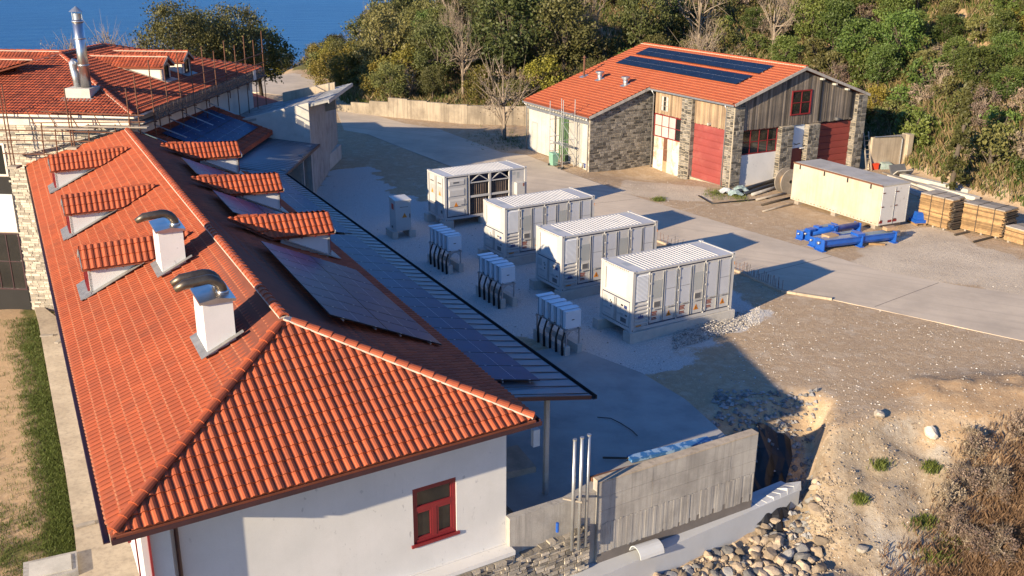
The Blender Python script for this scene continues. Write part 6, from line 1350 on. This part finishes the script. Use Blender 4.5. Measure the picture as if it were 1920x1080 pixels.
def leaves(V, F, T, c, rad, n, size, q, tint, flat=.8):
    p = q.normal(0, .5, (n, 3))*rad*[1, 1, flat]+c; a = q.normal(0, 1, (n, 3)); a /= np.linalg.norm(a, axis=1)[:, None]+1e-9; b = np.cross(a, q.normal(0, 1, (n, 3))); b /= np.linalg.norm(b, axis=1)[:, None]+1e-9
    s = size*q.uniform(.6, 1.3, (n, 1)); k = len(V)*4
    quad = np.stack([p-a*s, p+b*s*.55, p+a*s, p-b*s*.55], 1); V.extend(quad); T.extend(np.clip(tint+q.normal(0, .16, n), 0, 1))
def finish(name, V, T, mat_):
    V = np.array(V).reshape(-1, 3); n = len(V)//4; me = bpy.data.meshes.new(name); me.from_pydata(V.tolist(), [], np.arange(4*n).reshape(-1, 4).tolist()); me.materials.append(MT[mat_])
    a = me.attributes.new('tint', 'FLOAT', 'FACE'); a.data.foreach_set('value', np.array(T, np.float32)); return me
def tree_meshes(seed, h, w, mat_, clumps, per, size, trunk_h=.3, bare=False, bark='bark', cone=False):
    q = np.random.RandomState(seed); tr = MB(); top = v3(q.uniform(-.2, .2), q.uniform(-.2, .2), h*(.75 if not cone else .95)); r0 = h*.022+.05
    tr.tube([v3(0, 0, -.6), v3(q.uniform(-.1, .1), q.uniform(-.1, .1), h*.3), top*v3(.8, .8, .75), top], [r0, r0*.8, r0*.5, r0*.15], 7)
    V, T = [], []; F = []
    for i in range(clumps):
        u = q.uniform(0, 1); az = q.uniform(0, 6.28)
        if cone: zz = h*(.06+.92*u); rr = w*.5*(1-u)**.8*q.uniform(.3, 1)
        else:
            zz = h*(trunk_h+(1-trunk_h)*u); pr = math.sin(math.pi*(.12+.80*u))**.7; rr = w*.5*pr*q.uniform(.25, 1.)**.6
        c = v3(math.cos(az)*rr, math.sin(az)*rr, zz)
        if i % (2 if bare else 4) == 0 and not cone:
            b0 = v3(0, 0, h*(.15+.4*q.uniform())); mid = (b0+c)/2+v3(0, 0, .1*h*q.uniform(-.3, .6)); tr.tube([b0, mid, c], [r0*.45, r0*.28, r0*.08], 5)
            if bare:
                for _ in range(7): e = c+q.normal(0, .16*w, 3)+v3(0, 0, .12*h); m0 = mid+(c-mid)*q.uniform(.2, 1); tr.tube([m0, (m0+e)/2+q.normal(0, .06, 3), e], [r0*.14, r0*.09, r0*.03], 4)
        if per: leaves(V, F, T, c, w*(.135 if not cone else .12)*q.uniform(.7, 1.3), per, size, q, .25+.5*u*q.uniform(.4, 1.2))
    return tr.mesh('trunk', bark, smooth=True), finish('crown', V, T, mat_) if V else None
TK = {
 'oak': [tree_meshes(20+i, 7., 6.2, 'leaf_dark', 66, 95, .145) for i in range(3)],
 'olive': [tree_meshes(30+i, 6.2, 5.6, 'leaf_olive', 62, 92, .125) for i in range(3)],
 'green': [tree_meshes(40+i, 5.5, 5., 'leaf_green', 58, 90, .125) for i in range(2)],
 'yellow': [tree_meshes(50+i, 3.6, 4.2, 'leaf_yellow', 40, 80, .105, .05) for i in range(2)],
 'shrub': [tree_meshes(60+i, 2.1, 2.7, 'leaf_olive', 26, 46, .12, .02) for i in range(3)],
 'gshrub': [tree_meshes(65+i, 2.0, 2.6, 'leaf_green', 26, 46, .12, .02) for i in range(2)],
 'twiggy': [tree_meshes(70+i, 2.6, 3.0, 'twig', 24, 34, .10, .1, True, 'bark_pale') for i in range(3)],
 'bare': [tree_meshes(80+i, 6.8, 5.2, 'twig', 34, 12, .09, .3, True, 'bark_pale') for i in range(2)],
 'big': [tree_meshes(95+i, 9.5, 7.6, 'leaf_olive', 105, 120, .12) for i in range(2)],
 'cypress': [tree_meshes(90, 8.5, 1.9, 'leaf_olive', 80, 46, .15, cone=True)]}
LBL = {'big': ('olive_green_tree', 'tall olive green tree behind the stone house', 'tree'), 'oak': ('evergreen_tree', 'dark evergreen tree in the wood on the hill', 'tree'), 'olive': ('olive_green_tree', 'olive green leafy tree in the wood on the hill', 'tree'), 'green': ('green_tree', 'mid green rounded tree on the hillside', 'tree'),
       'yellow': ('broom_shrub', 'yellow green broom shrub at the wood edge', 'shrub'), 'shrub': ('shrub', 'low olive green shrub on the hillside', 'shrub'), 'gshrub': ('shrub', 'low bright green shrub on the hillside', 'shrub'), 'twiggy': ('dry_shrub', 'dry leafless brown shrub on the hillside', 'shrub'), 'bare': ('bare_tree', 'bare pale branched tree among the hillside greenery', 'tree'), 'cypress': ('cypress', 'narrow ragged cypress on the slope', 'tree')}
def plant(kind, x, y, sc=1., label=None, z=None, sq=1.):
    nm, lb_, cat = LBL[kind]; tm, cm = rnd.choice(TK[kind]); zz = float(H(x, y)) if z is None else z
    e = bpy.data.objects.new(nm, None); COL.objects.link(e); e.location = (x, y, zz); e.rotation_euler = (rnd.uniform(-.06, .06), rnd.uniform(-.06, .06), rnd.uniform(0, 6.3)); e.scale = (sc*sq*rnd.uniform(.88, 1.12), sc*sq*rnd.uniform(.88, 1.12), sc*rnd.uniform(.85, 1.15)); e.empty_display_size = .3
    tag(e, label or lb_, cat, None if label else {'oak': 'evergreen trees', 'olive': 'olive green trees', 'green': 'green trees', 'yellow': 'broom shrubs', 'shrub': 'olive green shrubs', 'gshrub': 'bright green shrubs', 'twiggy': 'dry shrubs', 'bare': 'bare trees', 'cypress': 'cypresses'}[kind]+' on the hill')
    for n_, me_ in (('trunk', tm), ('crown', cm)):
        if me_: o = bpy.data.objects.new(n_, me_); COL.objects.link(o); o.parent = e
    return e
def vis(x, y, z):
    d = v3(x, y, z)-CAMP; w = d@_f; return 960+FPX*(d@_r)/w, 540-FPX*(d@_u)/w
placed = []
def try_place(kind, n, cond, dmin, smin=.8, smax=1.25, rect=(-60, 75, 40, 190)):
    c = 0; m_ = 6000; X = nr.uniform(rect[0], rect[1], m_); Y = nr.uniform(rect[2], rect[3], m_); HD = hill_d(X, Y); ZZ = H(X, Y); RD = inpoly(X, Y, ROAD)
    for x, y, h_, z, rd in zip(X, Y, HD, ZZ, RD):
        if c >= n: break
        if h_ < 0 or rd: continue
        px, py = vis(x, y, z+2)
        if not (-150 < px < 2080 and -160 < py < 900) or not cond(x, y, h_, px, py): continue
        if px < 700 and vis(x, y, z+(7.2 if kind in ('oak', 'olive', 'green', 'bare') else 3.))[1] < np.interp(px, [400, 560, 600, 640, 700], [112, 104, 88, 74, 22]): continue
        if any((x-a)**2+(y-b)**2 < (dmin)**2 for a, b in placed): continue
        placed.append((x, y)); plant(kind, x, y, rnd.uniform(smin, smax), z=float(z)); c += 1
inr = lambda x, y: False
# wood behind: dense in the middle and left, scrub to the right of the hall
wood = lambda x, y, h, px, py: h > 5 and (px < 1260 or h > 26) and not inr(x, y)
try_place('oak', 62, wood, 3.6, .65, 1.35); try_place('olive', 56, wood, 3.4, .65, 1.35); try_place('green', 34, wood, 3.2); try_place('bare', 30, lambda x, y, h, px, py: h > 4 and px < 1500, 3.0, .7, 1.1)
edge_ = lambda x, y, h, px, py: 1.6 < h < 9 and px < 1120 and not inr(x, y)
try_place('yellow', 22, edge_, 2.3); try_place('olive', 14, edge_, 2.4, .5, .75)
scrub = lambda x, y, h, px, py: 2.0 < h < 46 and px > 1150
try_place('green', 44, lambda x, y, h, px, py: 7 < h < 40 and px > 1400, 3., .55, 1.); try_place('shrub', 95, scrub, 1.6, .6, 1.3); try_place('gshrub', 70, scrub, 1.5, .6, 1.3); try_place('twiggy', 55, scrub, 1.5, .7, 1.3); try_place('olive', 26, lambda x, y, h, px, py: 12 < h < 44 and px > 1300, 3.2, .6, .95); try_place('yellow', 10, scrub, 2.2, .5, .9)
try_place('shrub', 45, lambda x, y, h, px, py: 2. < h < 20 and px <= 1150, 1.4, .8, 1.4); try_place('twiggy', 26, lambda x, y, h, px, py: 1.5 < h < 16 and px <= 1150, 1.4, .8, 1.3)
# single ones
g = at(1800, 338, 1.2); plant('cypress', g[0], g[1]+1., 1.0, 'narrow ragged cypress on the slope right of the hall')
g = at(946, 262, 0); plant('bare', g[0], g[1], 1.05, 'bare pale tree in front of the tan retaining wall', z=0)
for k, (px, y, sc, kd, sq) in enumerate(((345, 98, .98, 'big', 1.0), (400, 101, 1.05, 'big', 1.05), (446, 103, 1.0, 'big', .9), (486, 110, 1.05, 'oak', 1.1), (372, 108, 1.0, 'big', 1.1))):
    d = ray(px, 120); x = CAMP[0]+d[0]/d[1]*y; plant(kd, x, y, sc, ('tall olive green tree behind the stone house, left of its group', 'tallest olive green tree behind the stone house roof', 'tall dark evergreen behind the stone house roof', 'dark evergreen beside the far road behind the scaffold', 'olive green tree deep in the group behind the stone house')[k], z=1.2, sq=sq)
for k, (px, y, sc) in enumerate(((190, 92, 1.0), (255, 97, .9), (115, 96, .85), (285, 100, .8))):
    d = ray(px, 80); x = CAMP[0]+d[0]/d[1]*y; plant('bare', x, y, sc, ('bare round tree against the sea, right of the steel flue', 'bare tree by the leafy trees behind the stone house', 'bare tree half hidden behind the steel flue', 'small bare tree touching the olive green trees')[k], z=2.6)
for k, (x, y) in enumerate(((-34, 147), (-37, 152), (-29, 150), (-40, 146), (-45, 150), (-26, 146), (-32, 155), (-38, 158), (-44, 157), (-50, 154), (-27, 154), (-24, 139))): plant(rnd.choice(('oak', 'olive', 'green')), x, y, rnd.uniform(.5, .7))
# grass: one mass of blades, denser on the slopes and along the path
def tufts(name, n, mat_, fn, hh, blades=5, wid=.03, seed=1):
    q = np.random.RandomState(seed); P = np.zeros((0, 3))
    while len(P) < n: P = np.concatenate([P, fn(n)])
    P = P[:n]; P = np.repeat(P, blades, 0)+np.concatenate([q.normal(0, .12, (n*blades, 2)), np.zeros((n*blades, 1))], 1); m_ = len(P)
    az = q.uniform(0, 6.28, m_); h_ = hh*q.uniform(.5, 1.3, m_); le = h_*q.uniform(.1, .7, m_); d = np.stack([np.cos(az), np.sin(az), 0*az], -1); s = np.stack([-np.sin(az), np.cos(az), 0*az], -1)*wid
    up = np.stack([0*az, 0*az, h_], -1); V = np.stack([P-s-[0, 0, .05], P+s-[0, 0, .05], P+s*.5+up*.6+d*le[:, None]*.4, P+up+d*le[:, None]], 1)
    return link(name, finish(name, V.reshape(-1, 3), q.uniform(0, 1, m_), mat_), None, 'stuff')
def on_bank(n):
    px, py = nr.uniform(1600, 2020, n), nr.uniform(790, 1130, n); w = np.clip((px-1640)/260+(py-980)/420, 0, 1); k = nr.rand(n) < w**3; return on_ground(px[k], py[k], -2.)
def on_hill(n):
    x, y = nr.uniform(-20, 62, 4*n), nr.uniform(46, 135, 4*n); h_ = hill_d(x, y); k = (h_ > .6) & (h_ < 34) & (nr.rand(4*n) < np.where(h_ < 8, 1., .5)); x, y = x[k], y[k]; d = np.stack([x, y, 0*x+2], -1)-CAMP; px = 960+FPX*(d@_r)/(d@_f); k = (px > 560) & (px < 2000); x, y = x[k], y[k]; return np.stack([x, y, H(x, y)], -1)
def on_left(n):
    px, py = nr.uniform(-30, 165, n), nr.uniform(600, 1110, n); lim = np.interp(py, [600, 760, 880, 1000, 1100], [74, 98, 120, 138, 150]); w = np.maximum(1-(lim-px)/75, np.where(py > 950, .12, .03)); k = (px < lim) & (nr.rand(n) < w); return on_ground(px[k], py[k], -4.6)
def on_spots(n):
    S = np.array(((1648, 880, 4), (1745, 885, 5), (1610, 945, 3), (1730, 985, 12), (1760, 1050, 16), (1345, 366, 12), (1385, 372, 10), (930, 262, 25), (960, 268, 18), (1235, 377, 5), (1790, 1020, 20)))[nr.randint(0, 11, n)]
    return on_ground(nr.normal(S[:, 0], S[:, 2]), nr.normal(S[:, 1], S[:, 2]*.4), 0.)
tufts('dry_grass', 5000, 'grass_dry', on_bank, .30, 6, .007, 1); tufts('hill_grass', 9000, 'grass_dry', on_hill, .75, 5, .035, 2); tufts('hill_green_grass', 16000, 'grass_green', on_hill, .55, 5, .035, 3)
tufts('verge_grass', 4500, 'grass_green', on_left, .16, 6, .010, 4); tufts('weeds', 750, 'grass_green', on_spots, .18, 7, .010, 5)
# dead brush at the lower right
for i in range(26):
    px, py = rnd.uniform(1770, 1990), rnd.uniform(820, 1100); g = pt_ground(px, py)
    e = plant('twiggy', g[0], g[1], rnd.uniform(.25, .5)); e['label'] = 'tangled dead brush on the earth bank by the pit'; e['group'] = 'dead brush on the earth bank'
